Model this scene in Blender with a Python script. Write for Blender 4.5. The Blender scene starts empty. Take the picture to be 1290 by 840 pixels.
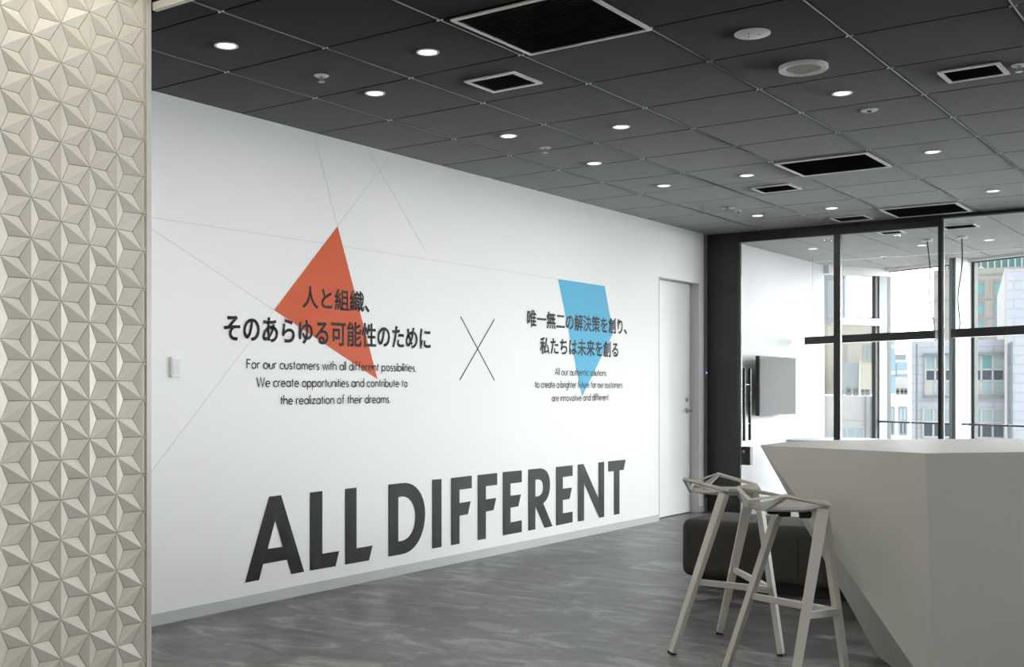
import bpy, bmesh, math, random
from mathutils import Vector, Matrix

random.seed(7)
S = bpy.context.scene
COL = S.collection

# ------------------------------------------------------------------ camera, world, light, exposure
LENS_PX, CX, HY = 1426.94, 580.0, 489.0            # focal length in pixels of a 1290-wide frame, principal point
YAW = math.radians(36.477)
EYE = Vector((0, 0, 1.2))
FWD = Vector((-math.sin(YAW), math.cos(YAW), 0))
RGT = Vector((math.cos(YAW), math.sin(YAW), 0))
UP = Vector((0, 0, 1))

cam = bpy.data.cameras.new('camera')
cam.sensor_fit = 'HORIZONTAL'
cam.sensor_width = 36
cam.lens = 36 * LENS_PX / 1290
cam.shift_x = (645 - CX) / 1290
cam.shift_y = (HY - 420) / 1290
cam.clip_end = 600
camo = bpy.data.objects.new('camera', cam)
COL.objects.link(camo)
camo.location = EYE
camo.rotation_euler = (math.radians(90), 0, YAW)
S.camera = camo

S.view_settings.view_transform = 'Standard'
S.view_settings.look = 'None'
S.view_settings.gamma = 1
S.view_settings.use_curve_mapping = False
S.view_settings.exposure = 0.68

SKY_GLOW = 8.4            # bright patch added to the sky, aimed to strengthen the indoor daylight
SKY_BASE = 0.7             # rest of the sky
DOWN_W = 1.75                # ceiling downlights of the open area
ROOM_W = 0.6                # downlights of the meeting room
ENTRY_W = 8.5               # unseen downlights added in the entrance ceiling for extra light
COVE_W = 5
world = bpy.data.worlds.new('sky')
S.world = world
world.use_nodes = True
nt = world.node_tree
nt.nodes.clear()
wo = nt.nodes.new('ShaderNodeOutputWorld')
bg = nt.nodes.new('ShaderNodeBackground')
bg.inputs['Color'].default_value = (0.96, 0.98, 1.0, 1)
gm_ = nt.nodes.new('ShaderNodeTexCoord')
dt = nt.nodes.new('ShaderNodeVectorMath')
dt.operation = 'DOT_PRODUCT'
dt.inputs[1].default_value = Vector((0.62, 0.75, 0.22)).normalized()
nt.links.new(gm_.outputs['Generated'], dt.inputs[0])
mr = nt.nodes.new('ShaderNodeMapRange')
mr.interpolation_type = 'SMOOTHSTEP'
mr.inputs['From Min'].default_value = 0.0
mr.inputs['From Max'].default_value = 0.9
mr.inputs['To Min'].default_value = SKY_BASE
mr.inputs['To Max'].default_value = SKY_GLOW
nt.links.new(dt.outputs['Value'], mr.inputs['Value'])
nt.links.new(mr.outputs['Result'], bg.inputs['Strength'])
nt.links.new(bg.outputs[0], wo.inputs[0])

# ------------------------------------------------------------------ room dimensions
H = 2.70                                            # ceiling height
XW = -4.645                                         # face of the white wall
YP = 10.35                                          # glass partition
XT = -3.66                                          # face of the tiled wall
YC = 2.90                                           # edge of the black ceiling
CORNER = Vector((-4.157, 14.672, 0))                # corner between the two window fronts
DB = Vector((0.8988, -0.4384, 0)).normalized()      # along the long window front
DA = Vector((-0.455, -0.83, 0)).normalized()        # along the short window front, towards the white wall
NB = Vector((-DB.y, DB.x, 0)) * -1                  # into the room
XR = 9.0                                            # right wall
XP = 4.58                                           # where the partition meets the windows
YB = -3.2                                           # back wall


def ray(px, py):
    return FWD + RGT * ((px - CX) / LENS_PX) + UP * ((HY - py) / LENS_PX)


def on_x(px, py, x):
    r = ray(px, py)
    return EYE + r * (x / r.x)


def on_z(px, py, z):
    r = ray(px, py)
    return EYE + r * ((z - EYE.z) / r.z)


def wall_yz(px, py):
    """a point of the white wall as (along the wall, height)"""
    p = on_x(px, py, XW)
    return p.y, p.z


def at_depth(px, py, d):
    return EYE + ray(px, py) * d


# ------------------------------------------------------------------ materials
def lin(c):
    c = c / 255
    return c / 12.92 if c <= 0.04045 else ((c + 0.055) / 1.055) ** 2.4


def rgb(r, g, b):
    return (lin(r), lin(g), lin(b), 1)


def mat(name, col, rough=0.5, metal=0.0, spec=0.5, noise=0.0, nscale=8, bump=0.0, bscale=200, emit=0.0):
    m = bpy.data.materials.new(name)
    m.use_nodes = True
    n = m.node_tree.nodes
    l = m.node_tree.links
    b = n['Principled BSDF']
    b.inputs['Base Color'].default_value = col
    b.inputs['Roughness'].default_value = rough
    b.inputs['Metallic'].default_value = metal
    b.inputs['Specular IOR Level'].default_value = spec
    tc = n.new('ShaderNodeTexCoord')
    if noise:
        t = n.new('ShaderNodeTexNoise')
        t.inputs['Scale'].default_value = nscale
        t.inputs['Detail'].default_value = 5
        l.new(tc.outputs['Object'], t.inputs['Vector'])
        r = n.new('ShaderNodeValToRGB')
        r.color_ramp.elements[0].position = 0.3
        r.color_ramp.elements[1].position = 0.7
        r.color_ramp.elements[0].color = tuple(c * (1 - noise) for c in col[:3]) + (1,)
        r.color_ramp.elements[1].color = tuple(min(1, c * (1 + noise)) for c in col[:3]) + (1,)
        l.new(t.outputs['Fac'], r.inputs['Fac'])
        l.new(r.outputs['Color'], b.inputs['Base Color'])
    if bump:
        t2 = n.new('ShaderNodeTexNoise')
        t2.inputs['Scale'].default_value = bscale
        t2.inputs['Detail'].default_value = 3
        l.new(tc.outputs['Object'], t2.inputs['Vector'])
        bp = n.new('ShaderNodeBump')
        bp.inputs['Strength'].default_value = bump
        bp.inputs['Distance'].default_value = 0.002
        l.new(t2.outputs['Fac'], bp.inputs['Height'])
        l.new(bp.outputs['Normal'], b.inputs['Normal'])
    if emit:
        b.inputs['Emission Color'].default_value = col
        b.inputs['Emission Strength'].default_value = emit
    return m


def thin_glass(name, tint=(1, 1, 1, 1), refl=0.06):
    m = bpy.data.materials.new(name)
    m.use_nodes = True
    n = m.node_tree.nodes
    l = m.node_tree.links
    n.clear()
    o = n.new('ShaderNodeOutputMaterial')
    tr = n.new('ShaderNodeBsdfTransparent')
    tr.inputs['Color'].default_value = tint
    gl = n.new('ShaderNodeBsdfGlossy')
    gl.inputs['Roughness'].default_value = 0.0
    lw = n.new('ShaderNodeLayerWeight')              # same reflection from either face
    pw = n.new('ShaderNodeMath')
    pw.operation = 'POWER'
    pw.inputs[1].default_value = 5
    mx = n.new('ShaderNodeMixShader')
    mu = n.new('ShaderNodeMath')
    mu.operation = 'MULTIPLY_ADD'
    mu.inputs[1].default_value = 0.4
    mu.inputs[2].default_value = refl
    l.new(lw.outputs['Facing'], pw.inputs[0])
    l.new(pw.outputs[0], mu.inputs[0])
    l.new(mu.outputs[0], mx.inputs[0])
    l.new(tr.outputs[0], mx.inputs[1])
    l.new(gl.outputs[0], mx.inputs[2])
    l.new(mx.outputs[0], o.inputs[0])
    return m


def floor_material():
    """large cloudy grey vinyl stone tiles"""
    m = bpy.data.materials.new('stone vinyl tile')
    m.use_nodes = True
    n = m.node_tree.nodes
    l = m.node_tree.links
    b = n['Principled BSDF']
    tc = n.new('ShaderNodeTexCoord')
    br = n.new('ShaderNodeTexBrick')
    br.offset = 0.5
    br.inputs['Scale'].default_value = 1.0
    br.inputs['Brick Width'].default_value = 0.9
    br.inputs['Row Height'].default_value = 0.45
    br.inputs['Mortar Size'].default_value = 0.0012
    br.inputs['Mortar Smooth'].default_value = 0.3
    br.inputs['Bias'].default_value = 0.0
    br.inputs['Color1'].default_value = (0.0, 0.0, 0.0, 1)
    br.inputs['Color2'].default_value = (1, 1, 1, 1)
    br.inputs['Mortar'].default_value = (0.35, 0.35, 0.35, 1)
    l.new(tc.outputs['Object'], br.inputs['Vector'])
    # every tile shows another piece of the cloudy pattern
    mad = n.new('ShaderNodeVectorMath')
    mad.operation = 'MULTIPLY_ADD'
    l.new(br.outputs['Color'], mad.inputs[0])
    mad.inputs[1].default_value = (3.1, 5.7, 2.3)
    l.new(tc.outputs['Object'], mad.inputs[2])
    mp = n.new('ShaderNodeMapping')
    mp.inputs['Scale'].default_value = (1.0, 1.9, 1.0)
    l.new(mad.outputs[0], mp.inputs['Vector'])
    big = n.new('ShaderNodeTexNoise')
    big.inputs['Scale'].default_value = 2.6
    big.inputs['Detail'].default_value = 8
    big.inputs['Roughness'].default_value = 0.68
    big.inputs['Distortion'].default_value = 0.9
    l.new(mp.outputs[0], big.inputs['Vector'])
    ramp = n.new('ShaderNodeValToRGB')
    e = ramp.color_ramp.elements
    e[0].position, e[0].color = 0.40, (0.058, 0.058, 0.058, 1)
    e[1].position, e[1].color = 0.63, (0.25, 0.25, 0.247, 1)
    x = e.new(0.52)
    x.color = (0.125, 0.125, 0.124, 1)
    l.new(big.outputs['Fac'], ramp.inputs['Fac'])
    tone = n.new('ShaderNodeMapRange')
    tone.inputs['To Min'].default_value = 0.70
    tone.inputs['To Max'].default_value = 1.22
    l.new(br.outputs['Color'], tone.inputs['Value'])
    mul = n.new('ShaderNodeMix')
    mul.data_type = 'RGBA'
    mul.blend_type = 'MULTIPLY'
    mul.inputs['Factor'].default_value = 1
    l.new(ramp.outputs['Color'], mul.inputs[6])
    l.new(tone.outputs['Result'], mul.inputs[7])
    l.new(mul.outputs[2], b.inputs['Base Color'])
    rr = n.new('ShaderNodeMapRange')
    rr.inputs['To Min'].default_value = 0.28
    rr.inputs['To Max'].default_value = 0.48
    l.new(big.outputs['Fac'], rr.inputs['Value'])
    l.new(rr.outputs['Result'], b.inputs['Roughness'])
    b.inputs['Specular IOR Level'].default_value = 0.6
    fine = n.new('ShaderNodeTexNoise')
    fine.inputs['Scale'].default_value = 60
    fine.inputs['Detail'].default_value = 4
    l.new(mp.outputs[0], fine.inputs['Vector'])
    bp = n.new('ShaderNodeBump')
    bp.inputs['Strength'].default_value = 0.04
    bp.inputs['Distance'].default_value = 0.002
    l.new(fine.outputs['Fac'], bp.inputs['Height'])
    l.new(bp.outputs['Normal'], b.inputs['Normal'])
    return m


def brick_material(name, c1, c2, mortar, w, h, rough=0.6):
    m = bpy.data.materials.new(name)
    m.use_nodes = True
    n = m.node_tree.nodes
    l = m.node_tree.links
    b = n['Principled BSDF']
    b.inputs['Roughness'].default_value = rough
    tc = n.new('ShaderNodeTexCoord')
    mp = n.new('ShaderNodeMapping')
    mp.inputs['Rotation'].default_value = (math.radians(90), 0, 0)
    br = n.new('ShaderNodeTexBrick')
    br.inputs['Scale'].default_value = 1
    br.inputs['Brick Width'].default_value = w
    br.inputs['Row Height'].default_value = h
    br.inputs['Mortar Size'].default_value = 0.02
    br.inputs['Color1'].default_value = c1
    br.inputs['Color2'].default_value = c2
    br.inputs['Mortar'].default_value = mortar
    l.new(tc.outputs['Object'], mp.inputs['Vector'])
    l.new(mp.outputs[0], br.inputs['Vector'])
    l.new(br.outputs['Color'], b.inputs['Base Color'])
    return m


M = dict(
    wall=mat('white wall paint', rgb(238, 239, 238), 0.55, bump=0.05, bscale=120),
    wallroom=mat('dimmed white wall paint', rgb(196, 197, 199), 0.55, bump=0.05, bscale=120),  # white paint darkened to offset the strong daylight on this wall
    door=mat('white door paint', rgb(240, 241, 241), 0.4),
    base=mat('pale grey skirting', rgb(188, 192, 192), 0.5),
    tile=mat('cream glazed tile', rgb(214, 209, 197), 0.38, noise=0.05, nscale=3.0),
    grout=mat('dark grout', rgb(120, 110, 94), 0.9),
    trim=mat('satin cream trim', rgb(206, 203, 196), 0.35),
    ceil=mat('black acoustic tile', rgb(7, 7, 7), 0.5, spec=0.0, bump=0.06, bscale=420),
    ceilroom=mat('paler acoustic tile', rgb(178, 177, 172), 0.6, bump=0.06, bscale=420),  # paler tone for the ceiling panels beyond the glass partition
    gap=mat('ceiling void black', rgb(8, 8, 8), 0.9),
    tbar=mat('ceiling bar', rgb(118, 118, 116), 0.3, metal=0.9),
    clip=mat('ceiling clip', rgb(215, 215, 212), 0.35),
    white=mat('white lamp trim', rgb(236, 236, 233), 0.4),
    chrome=mat('satin chrome', rgb(170, 170, 170), 0.28, metal=0.8),
    grille=mat('black grille', rgb(10, 10, 10), 0.7),
    alu=mat('brushed aluminium', rgb(196, 198, 198), 0.32, metal=0.9),
    lamp=mat('lit diffuser', (1.0, 0.96, 0.90, 1), 0.5, emit=2.2),
    softlamp=mat('dim lit diffuser', (1.0, 0.96, 0.90, 1), 0.5, emit=0.7),
    speaker=mat('speaker cloth', rgb(168, 166, 158), 0.7, bump=0.4, bscale=900),
    vinyl=mat('black wall vinyl', rgb(15, 16, 16), 0.5, spec=0.18),
    orange=mat('orange wall vinyl', rgb(214, 96, 60), 0.55, spec=0.15),
    blue=mat('blue wall vinyl', rgb(88, 184, 222), 0.55, spec=0.15),
    hair=mat('fine grey line', rgb(216, 218, 217), 0.5),
    steel=mat('black painted steel', rgb(26, 26, 25), 0.4),
    steel2=mat('dark bronze steel', rgb(44, 43, 39), 0.38),
    edge=mat('light glass edge', rgb(150, 154, 156), 0.4),
    glass=thin_glass('clear partition glass', (0.985, 0.99, 0.987, 1), 0.006),
    winglass=thin_glass('clear window glass', (0.985, 0.993, 0.99, 1), 0.008),
    counter=mat('off white mineral plaster', rgb(210, 209, 203), 0.42, noise=0.04, nscale=2.2, bump=0.12, bscale=60),
    stool=mat('pale powder coated aluminium', rgb(206, 204, 196), 0.42, bump=0.05, bscale=500),
    rubber=mat('black rubber', rgb(18, 18, 18), 0.7),
    sofa=mat('charcoal upholstery', rgb(58, 57, 53), 0.75, bump=0.35, bscale=900),
    screen=mat('grey anti glare screen', rgb(60, 61, 61), 0.6, spec=0.3, noise=0.10, nscale=5),
    black=mat('matt black plastic', rgb(14, 14, 14), 0.5),
    table=mat('blue grey table top', rgb(112, 128, 146), 0.3),
    led=mat('violet indicator', (0.30, 0.22, 1.0, 1), 0.4, emit=2.2),
    colgrey=mat('mullion shade and reader grey', rgb(138, 146, 148), 0.5),  # grey stands in for backlit shade on the fins; also colours the reader
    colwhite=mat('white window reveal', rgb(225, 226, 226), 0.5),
    frame=mat('dark window frame', rgb(42, 46, 48), 0.4),
    rail=mat('dark grey rail', rgb(76, 80, 82), 0.35, metal=0.5),
    cable=mat('grey cable', rgb(72, 72, 71), 0.6),
    ceil2=mat('white ceiling paint', rgb(240, 238, 232), 0.6),
    stone=floor_material(),
)
cb = M['ceil'].node_tree.nodes['Principled BSDF']      # soft fibrous face
cb.inputs['Sheen Weight'].default_value = 1.0
cb.inputs['Sheen Roughness'].default_value = 0.212


# ------------------------------------------------------------------ mesh helpers
LOCAL = set()                                       # things whose parts are modelled about their own base

class MB:
    """collects shapes and links them as one mesh"""

    def __init__(self):
        self.v, self.f, self.mi = [], [], []

    def face(self, pts, k=0):
        i = len(self.v)
        self.v += [tuple(p) for p in pts]
        self.f.append(tuple(range(i, i + len(pts))))
        self.mi.append(k)

    def poly(self, verts, faces, k=0):
        i = len(self.v)
        self.v += [tuple(p) for p in verts]
        for f in faces:
            self.f.append(tuple(a + i for a in f))
            self.mi.append(k)

    def box(self, a, b, k=0):
        x0, y0, z0 = (min(a[i], b[i]) for i in range(3))
        x1, y1, z1 = (max(a[i], b[i]) for i in range(3))
        v = [(x0, y0, z0), (x1, y0, z0), (x1, y1, z0), (x0, y1, z0), (x0, y0, z1), (x1, y0, z1), (x1, y1, z1), (x0, y1, z1)]
        self.poly(v, [(0, 3, 2, 1), (4, 5, 6, 7), (0, 1, 5, 4), (1, 2, 6, 5), (2, 3, 7, 6), (3, 0, 4, 7)], k)

    def obox(self, o, ex, ey, ez, k=0):
        """box from corner o along three edge vectors"""
        o, ex, ey, ez = Vector(o), Vector(ex), Vector(ey), Vector(ez)
        v = [o, o + ex, o + ex + ey, o + ey, o + ez, o + ex + ez, o + ex + ey + ez, o + ey + ez]
        fs = [(0, 3, 2, 1), (4, 5, 6, 7), (0, 1, 5, 4), (1, 2, 6, 5), (2, 3, 7, 6), (3, 0, 4, 7)]
        if ex.cross(ey).dot(ez) < 0:
            fs = [tuple(reversed(f)) for f in fs]
        self.poly(v, fs, k)

    def bar(self, p, q, w0, t0, w1=None, t1=None, side=None, k=0):
        """tapered rectangular bar from p to q; width along side, thickness across"""
        p, q = Vector(p), Vector(q)
        w1 = w0 if w1 is None else w1
        t1 = t0 if t1 is None else t1
        d = (q - p).normalized()
        s = Vector(side) if side is not None else Vector((0, 0, 1)).cross(d)
        s = (s - d * s.dot(d)).normalized()
        t = d.cross(s)
        v = []
        for c, w, h in ((p, w0, t0), (q, w1, t1)):
            for a, b in ((-1, -1), (1, -1), (1, 1), (-1, 1)):
                v.append(c + s * (a * w / 2) + t * (b * h / 2))
        self.poly(v, [(3, 2, 1, 0), (4, 5, 6, 7), (0, 1, 5, 4), (1, 2, 6, 5), (2, 3, 7, 6), (3, 0, 4, 7)], k)

    def tube(self, pts, r, n=8, k=0):
        pts = [Vector(p) for p in pts]
        rings = []
        for i, p in enumerate(pts):
            d = (pts[min(i + 1, len(pts) - 1)] - pts[max(i - 1, 0)]).normalized()
            u = d.orthogonal().normalized() if i == 0 else (u - d * u.dot(d)).normalized()
            w = d.cross(u)
            rr = r[i] if isinstance(r, (list, tuple)) else r
            rings.append([p + u * (rr * math.cos(2 * math.pi * j / n)) + w * (rr * math.sin(2 * math.pi * j / n)) for j in range(n)])
        v = [p for ring in rings for p in ring]
        f = []
        for i in range(len(pts) - 1):
            for j in range(n):
                a, b = i * n + j, i * n + (j + 1) % n
                f.append((a, b, b + n, a + n))
        f.append(tuple(reversed(range(n))))
        f.append(tuple(range((len(pts) - 1) * n, len(pts) * n)))
        self.poly(v, f, k)

    def lathe(self, prof, c=(0, 0, 0), n=28, k=0, axis='z'):
        """prof: (radius, height) from one end to the other"""
        v, f = [], []
        for r, z in prof:
            for j in range(n):
                a = 2 * math.pi * j / n
                p = (r * math.cos(a), r * math.sin(a), z)
                if axis == 'x':
                    p = (z, r * math.cos(a), r * math.sin(a))
                if axis == 'y':
                    p = (r * math.sin(a), z, r * math.cos(a))
                v.append((c[0] + p[0], c[1] + p[1], c[2] + p[2]))
        for i in range(len(prof) - 1):
            for j in range(n):
                a, b = i * n + j, i * n + (j + 1) % n
                f.append((a, b, b + n, a + n))
        f.append(tuple(reversed(range(n))))
        f.append(tuple(range((len(prof) - 1) * n, len(prof) * n)))
        self.poly(v, f, k)

    def build(self, name, mats, parent=None, bevel=0.0, smooth=False, recalc=True, segs=2):
        me = bpy.data.meshes.new(name)
        me.from_pydata(self.v, [], self.f)
        for i, p in enumerate(me.polygons):
            p.material_index = self.mi[i]
        for m in (mats if isinstance(mats, (list, tuple)) else [mats]):
            me.materials.append(m)
        if recalc or bevel:
            bm = bmesh.new()
            bm.from_mesh(me)
            bmesh.ops.remove_doubles(bm, verts=bm.verts, dist=1e-5)
            if recalc:
                bmesh.ops.recalc_face_normals(bm, faces=bm.faces)
            if bevel:
                es = [e for e in bm.edges if len(e.link_faces) == 2 and e.calc_face_angle(0) > 0.3]
                bmesh.ops.bevel(bm, geom=es, offset=bevel, segments=segs, profile=0.6, affect='EDGES', clamp_overlap=True)
            bm.to_mesh(me)
            bm.free()
        if smooth:
            for p in me.polygons:
                p.use_smooth = True
            me.set_sharp_from_angle(angle=math.radians(32))
        o = bpy.data.objects.new(name, me)
        COL.objects.link(o)
        if parent is not None:
            put_under(o, parent)
        return o


def put_under(o, parent):
    """parent o and keep it where its mesh says (meshes are in the frame given to matrix_basis)"""
    o.parent = parent
    if parent.name in LOCAL:
        LOCAL.add(o.name)
        return
    if parent.parent is None:
        o.matrix_parent_inverse = Matrix.LocRotScale(parent.location, parent.rotation_euler, None).inverted()


def tag(o, label=None, cat=None, group=None, kind=None):
    if label:
        o['label'] = label
    if cat:
        o['category'] = cat
    if group:
        o['group'] = group
    if kind:
        o['kind'] = kind
    return o


def thing(name, label, cat, loc=(0, 0, 0), group=None, local=False, rot=0.0):
    """an Empty at the base of a thing; local: its parts are modelled about the Empty itself"""
    o = bpy.data.objects.new(name, None)
    o.empty_display_size = 0.1
    COL.objects.link(o)
    o.location = loc
    o.rotation_euler = (0, 0, rot)
    if local:
        LOCAL.add(o.name)
    return tag(o, label, cat, group)


def copy_tree(o, parent=None):
    c = o.copy()
    COL.objects.link(c)
    if parent is not None:
        c.parent = parent
    for ch in list(o.children):
        copy_tree(ch, c)
    return c


def flat_shape(name, contours, m, x, parent=None, offset=0.0, thick=0.0006):
    """flat cut-out on a wall facing +x from closed outlines in (y, z); inner outlines are holes"""
    cu = bpy.data.curves.new(name, 'CURVE')
    cu.dimensions = '2D'
    cu.fill_mode = 'BOTH'
    cu.extrude = thick / 2
    cu.offset = offset
    for c in contours:
        sp = cu.splines.new('POLY')
        sp.points.add(len(c) - 1)
        for i, (a, b) in enumerate(c):
            sp.points[i].co = (a, b, 0, 1)
        sp.use_cyclic_u = True
    t = bpy.data.objects.new(name, cu)
    COL.objects.link(t)
    dg = bpy.context.evaluated_depsgraph_get()
    me = bpy.data.meshes.new_from_object(t.evaluated_get(dg))
    bpy.data.objects.remove(t)
    bpy.data.curves.remove(cu)
    me.transform(Matrix(((0, 0, 1, x), (1, 0, 0, 0), (0, 1, 0, 0), (0, 0, 0, 1))))
    me.name = name
    me.materials.clear()
    me.materials.append(m)
    o = bpy.data.objects.new(name, me)
    COL.objects.link(o)
    if parent is not None:
        put_under(o, parent)
    return o


def struct(name, mb, m, parent=None, **kw):
    o = mb.build(name, m, parent, **kw)
    if parent is None:
        o['kind'] = 'structure'
    return o


# ------------------------------------------------------------------ floor, walls
def inside_fronts(p, off=0.0):
    """signed distance inside the two window fronts"""
    q = Vector((p[0], p[1], 0)) - CORNER
    na = Vector((DA.y, -DA.x, 0))
    if na.dot(Vector((2, -6, 0))) < 0:
        na = -na
    return min(q.dot(NB), q.dot(na)) - off


NA = Vector((DA.y, -DA.x, 0))
if NA.dot(Vector((2, -6, 0))) < 0:
    NA = -NA

B_END = CORNER + DB * ((XR - CORNER.x) / DB.x)
A_END = Vector((XW, CORNER.y + DA.y / DA.x * (XW - CORNER.x), 0))
mb = MB()
foot = [(XW - 0.15, YB, 0), (XR, YB, 0), (XR, B_END.y, 0), (CORNER.x, CORNER.y, 0), (A_END.x, A_END.y, 0), (XW - 0.15, A_END.y, 0)]
mb.poly([*foot, *[(x, y, -0.2) for x, y, z in foot]],
        [(0, 1, 2, 3, 4, 5), (11, 10, 9, 8, 7, 6)] + [(i, i + 6, (i + 1) % 6 + 6, (i + 1) % 6) for i in range(6)])
struct('floor', mb, M['stone'])

DOOR0, DOOR1, DOORH = 9.30, 10.15, 2.212
mb = MB()
mb.box((XW - 0.15, YB, 0), (XW, DOOR0, H + 0.25))
mb.box((XW - 0.15, DOOR0, DOORH), (XW, DOOR1, H + 0.25))
mb.box((XW - 0.15, DOOR1, 0), (XW, YP - 0.09, H + 0.25))
mb.box((XW - 0.15, DOOR0, 0), (XW - 0.131, DOOR1, DOORH))  # backing behind the door, added to block a light leak
struct('wall_left', mb, M['wall'])
mb = MB()
mb.box((XW - 0.15, YP - 0.09, 0), (XW - 0.012, A_END.y, H + 0.25))
struct('wall_meeting_room', mb, M['wallroom'])
mb = MB()
mb.box((XR, YB, 0), (XR + 0.15, B_END.y, 3.0))
struct('wall_right', mb, M['wall'])
mb = MB()
mb.box((XW - 0.15, YB - 0.15, 0), (XR + 0.15, YB, 3.0))
struct('wall_back', mb, M['wall'])

mb = MB()
mb.box((XW, 2.88, 0), (XW + 0.006, DOOR0, 0.06))
struct('baseboard_left', mb, M['base'])
mb = MB()
mb.box((XW - 0.012, YP + 0.07, 0), (XW - 0.003, A_END.y - 0.02, 0.07))
struct('baseboard_meeting_room', mb, M['base'])
mb = MB()
mb.box((XW, DOOR1 + 0.002, 0), (XW + 0.006, YP - 0.09, 0.06))
struct('baseboard_corner', mb, M['base'])
mb = MB()
mb.box((XW - 0.012, YP - 0.088, 0.0), (XW - 0.002, YP - 0.002, H))
struct('trim_1', mb, mat('grey aluminium reveal', rgb(150, 153, 153), 0.4, metal=0.3))

# tiled wall: rhombic tiles with a ridge along the long diagonal, six to a star
TY0, TY1, TZ1 = 0.70, 2.861, 2.93
STEP_Y, STEP_Z, Y_REF, Z_REF = 0.1223, 0.1463, 2.3565, 2.472
REL = 0.0140
tb = MB()


def star(c, n):
    """star centre in column c, row n"""
    return Vector((XT, Y_REF + c * STEP_Y, Z_REF + (n + 0.5 * (c % 2)) * STEP_Z))


def rhombus(a, b, c, d):
    """a, b: star centres at the ends of the ridge; c, d: the low corners"""
    mid = (a + b) / 2
    s = 0.972
    a, b = mid + (a - mid) * 0.975, mid + (b - mid) * 0.975
    c, d = mid + (c - mid) * s, mid + (d - mid) * s
    c.x = d.x = XT - REL * 0.97
    back = Vector((-0.006, 0, 0))
    low = [Vector((XT - REL - 0.008, p.y, p.z)) for p in (a, c, b, d)]
    tb.poly([a, b, c, d, *low], [(0, 1, 2), (1, 0, 3), (0, 2, 5, 4), (2, 1, 6, 5), (1, 3, 7, 6), (3, 0, 4, 7)])


for c in range(-15, 6):
    for n in range(-19, 6):
        p = star(c, n)
        up = star(c, n + 1)
        rt = star(c + 1, n if c % 2 == 0 else n + 1)       # upper right neighbour
        rb = star(c + 1, n - 1 if c % 2 == 0 else n)       # lower right neighbour
        lt = star(c - 1, n if c % 2 == 0 else n + 1)
        lo = star(c, n - 1)
        far = star(c + 1, n + 1 if c % 2 == 0 else n + 2)
        cen = lambda *q: sum(q, Vector()) / 3
        rhombus(p, up, cen(p, up, rt), cen(p, up, lt))
        rhombus(p, rt, cen(p, rt, rb), cen(p, rt, up))
        rhombus(p, rb, cen(p, rb, lo), cen(p, rb, rt))
me = bpy.data.meshes.new('tiles')
me.from_pydata(tb.v, [], tb.f)
bm = bmesh.new()
bm.from_mesh(me)
for co, no in (((0, TY0, 0), (0, -1, 0)), ((0, TY1, 0), (0, 1, 0)), ((0, 0, 0.0), (0, 0, -1)), ((0, 0, TZ1), (0, 0, 1))):
    bmesh.ops.bisect_plane(bm, geom=bm.verts[:] + bm.edges[:] + bm.faces[:], plane_co=co, plane_no=no, clear_outer=True)
bm.to_mesh(me)
bm.free()
me.materials.append(M['tile'])
tiles = bpy.data.objects.new('tile_cladding', me)
COL.objects.link(tiles)
mb = MB()
mb.box((XW + 0.0005, TY0, 0), (XT - REL - 0.003, 2.878, 2.98))
wt = struct('wall_tiled', mb, M['grout'])
put_under(tiles, wt)
mb = MB()
mb.box((XT - REL - 0.003, TY1, 0), (XT + 0.004, 2.880, TZ1))
mb.box((XW + 0.0005, 2.8785, 0), (XT + 0.004, 2.884, TZ1))
struct('trim_2', mb, M['trim'], bevel=0.0015)

# ------------------------------------------------------------------ ceilings
GX0, GY0, GX, GY = -4.084, 3.66, 0.6375, 0.60
xs = [XW] + [GX0 + GX * k for k in range(0, 22) if XW < GX0 + GX * k < XR] + [XR]
ys = [YC] + [GY0 + GY * k for k in range(-1, 19) if YC < GY0 + GY * k < 14.6] + [14.62, YP + 0.03]
ys.sort()
mb = MB()
for i in range(len(xs) - 1):
    for j in range(len(ys) - 1):
        gx0 = 0.0 if i == 0 else 0.007
        gx1 = 0.0 if i == len(xs) - 2 else 0.007
        x0, x1 = xs[i] + gx0, xs[i + 1] - gx1
        y0, y1 = ys[j] + 0.0035, ys[j + 1] - 0.0035
        bv = 0.002
        lo, hi = H, H + 0.018
        v = [(x0 + bv, y0 + bv, lo), (x1 - bv, y0 + bv, lo), (x1 - bv, y1 - bv, lo), (x0 + bv, y1 - bv, lo),
             (x0, y0, lo + bv), (x1, y0, lo + bv), (x1, y1, lo + bv), (x0, y1, lo + bv),
             (x0, y0, hi), (x1, y0, hi), (x1, y1, hi), (x0, y1, hi)]
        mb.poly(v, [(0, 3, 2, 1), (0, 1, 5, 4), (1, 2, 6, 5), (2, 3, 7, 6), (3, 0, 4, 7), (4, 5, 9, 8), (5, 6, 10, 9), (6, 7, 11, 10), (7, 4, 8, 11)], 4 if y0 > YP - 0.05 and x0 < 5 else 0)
mb.box((XW, YC + 0.01, H + 0.0185), (XR, 14.62, H + 0.06), 1)
for x in xs[1:-1]:
    mb.box((x - 0.0042, YC + 0.01, H - 0.0015), (x + 0.0042, 14.6, H + 0.017), 2)
    for y in ys[1:-1]:
        for dx in (-0.011, 0.011):
            mb.box((x + dx - 0.004, y - 0.004, H - 0.003), (x + dx + 0.004, y + 0.004, H + 0.001), 3)
me = bpy.data.meshes.new('ceiling')
me.from_pydata(mb.v, [], mb.f)
for i, p in enumerate(me.polygons):
    p.material_index = mb.mi[i]
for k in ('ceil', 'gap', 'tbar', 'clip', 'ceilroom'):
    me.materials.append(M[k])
bm = bmesh.new()
bm.from_mesh(me)
for nn in (NB, NA):
    bmesh.ops.bisect_plane(bm, geom=bm.verts[:] + bm.edges[:] + bm.faces[:], plane_co=CORNER + nn * 0.06, plane_no=-nn, clear_outer=True)
bm.to_mesh(me)
bm.free()
ceil = bpy.data.objects.new('ceiling', me)
COL.objects.link(ceil)
ceil['kind'] = 'structure'

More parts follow.
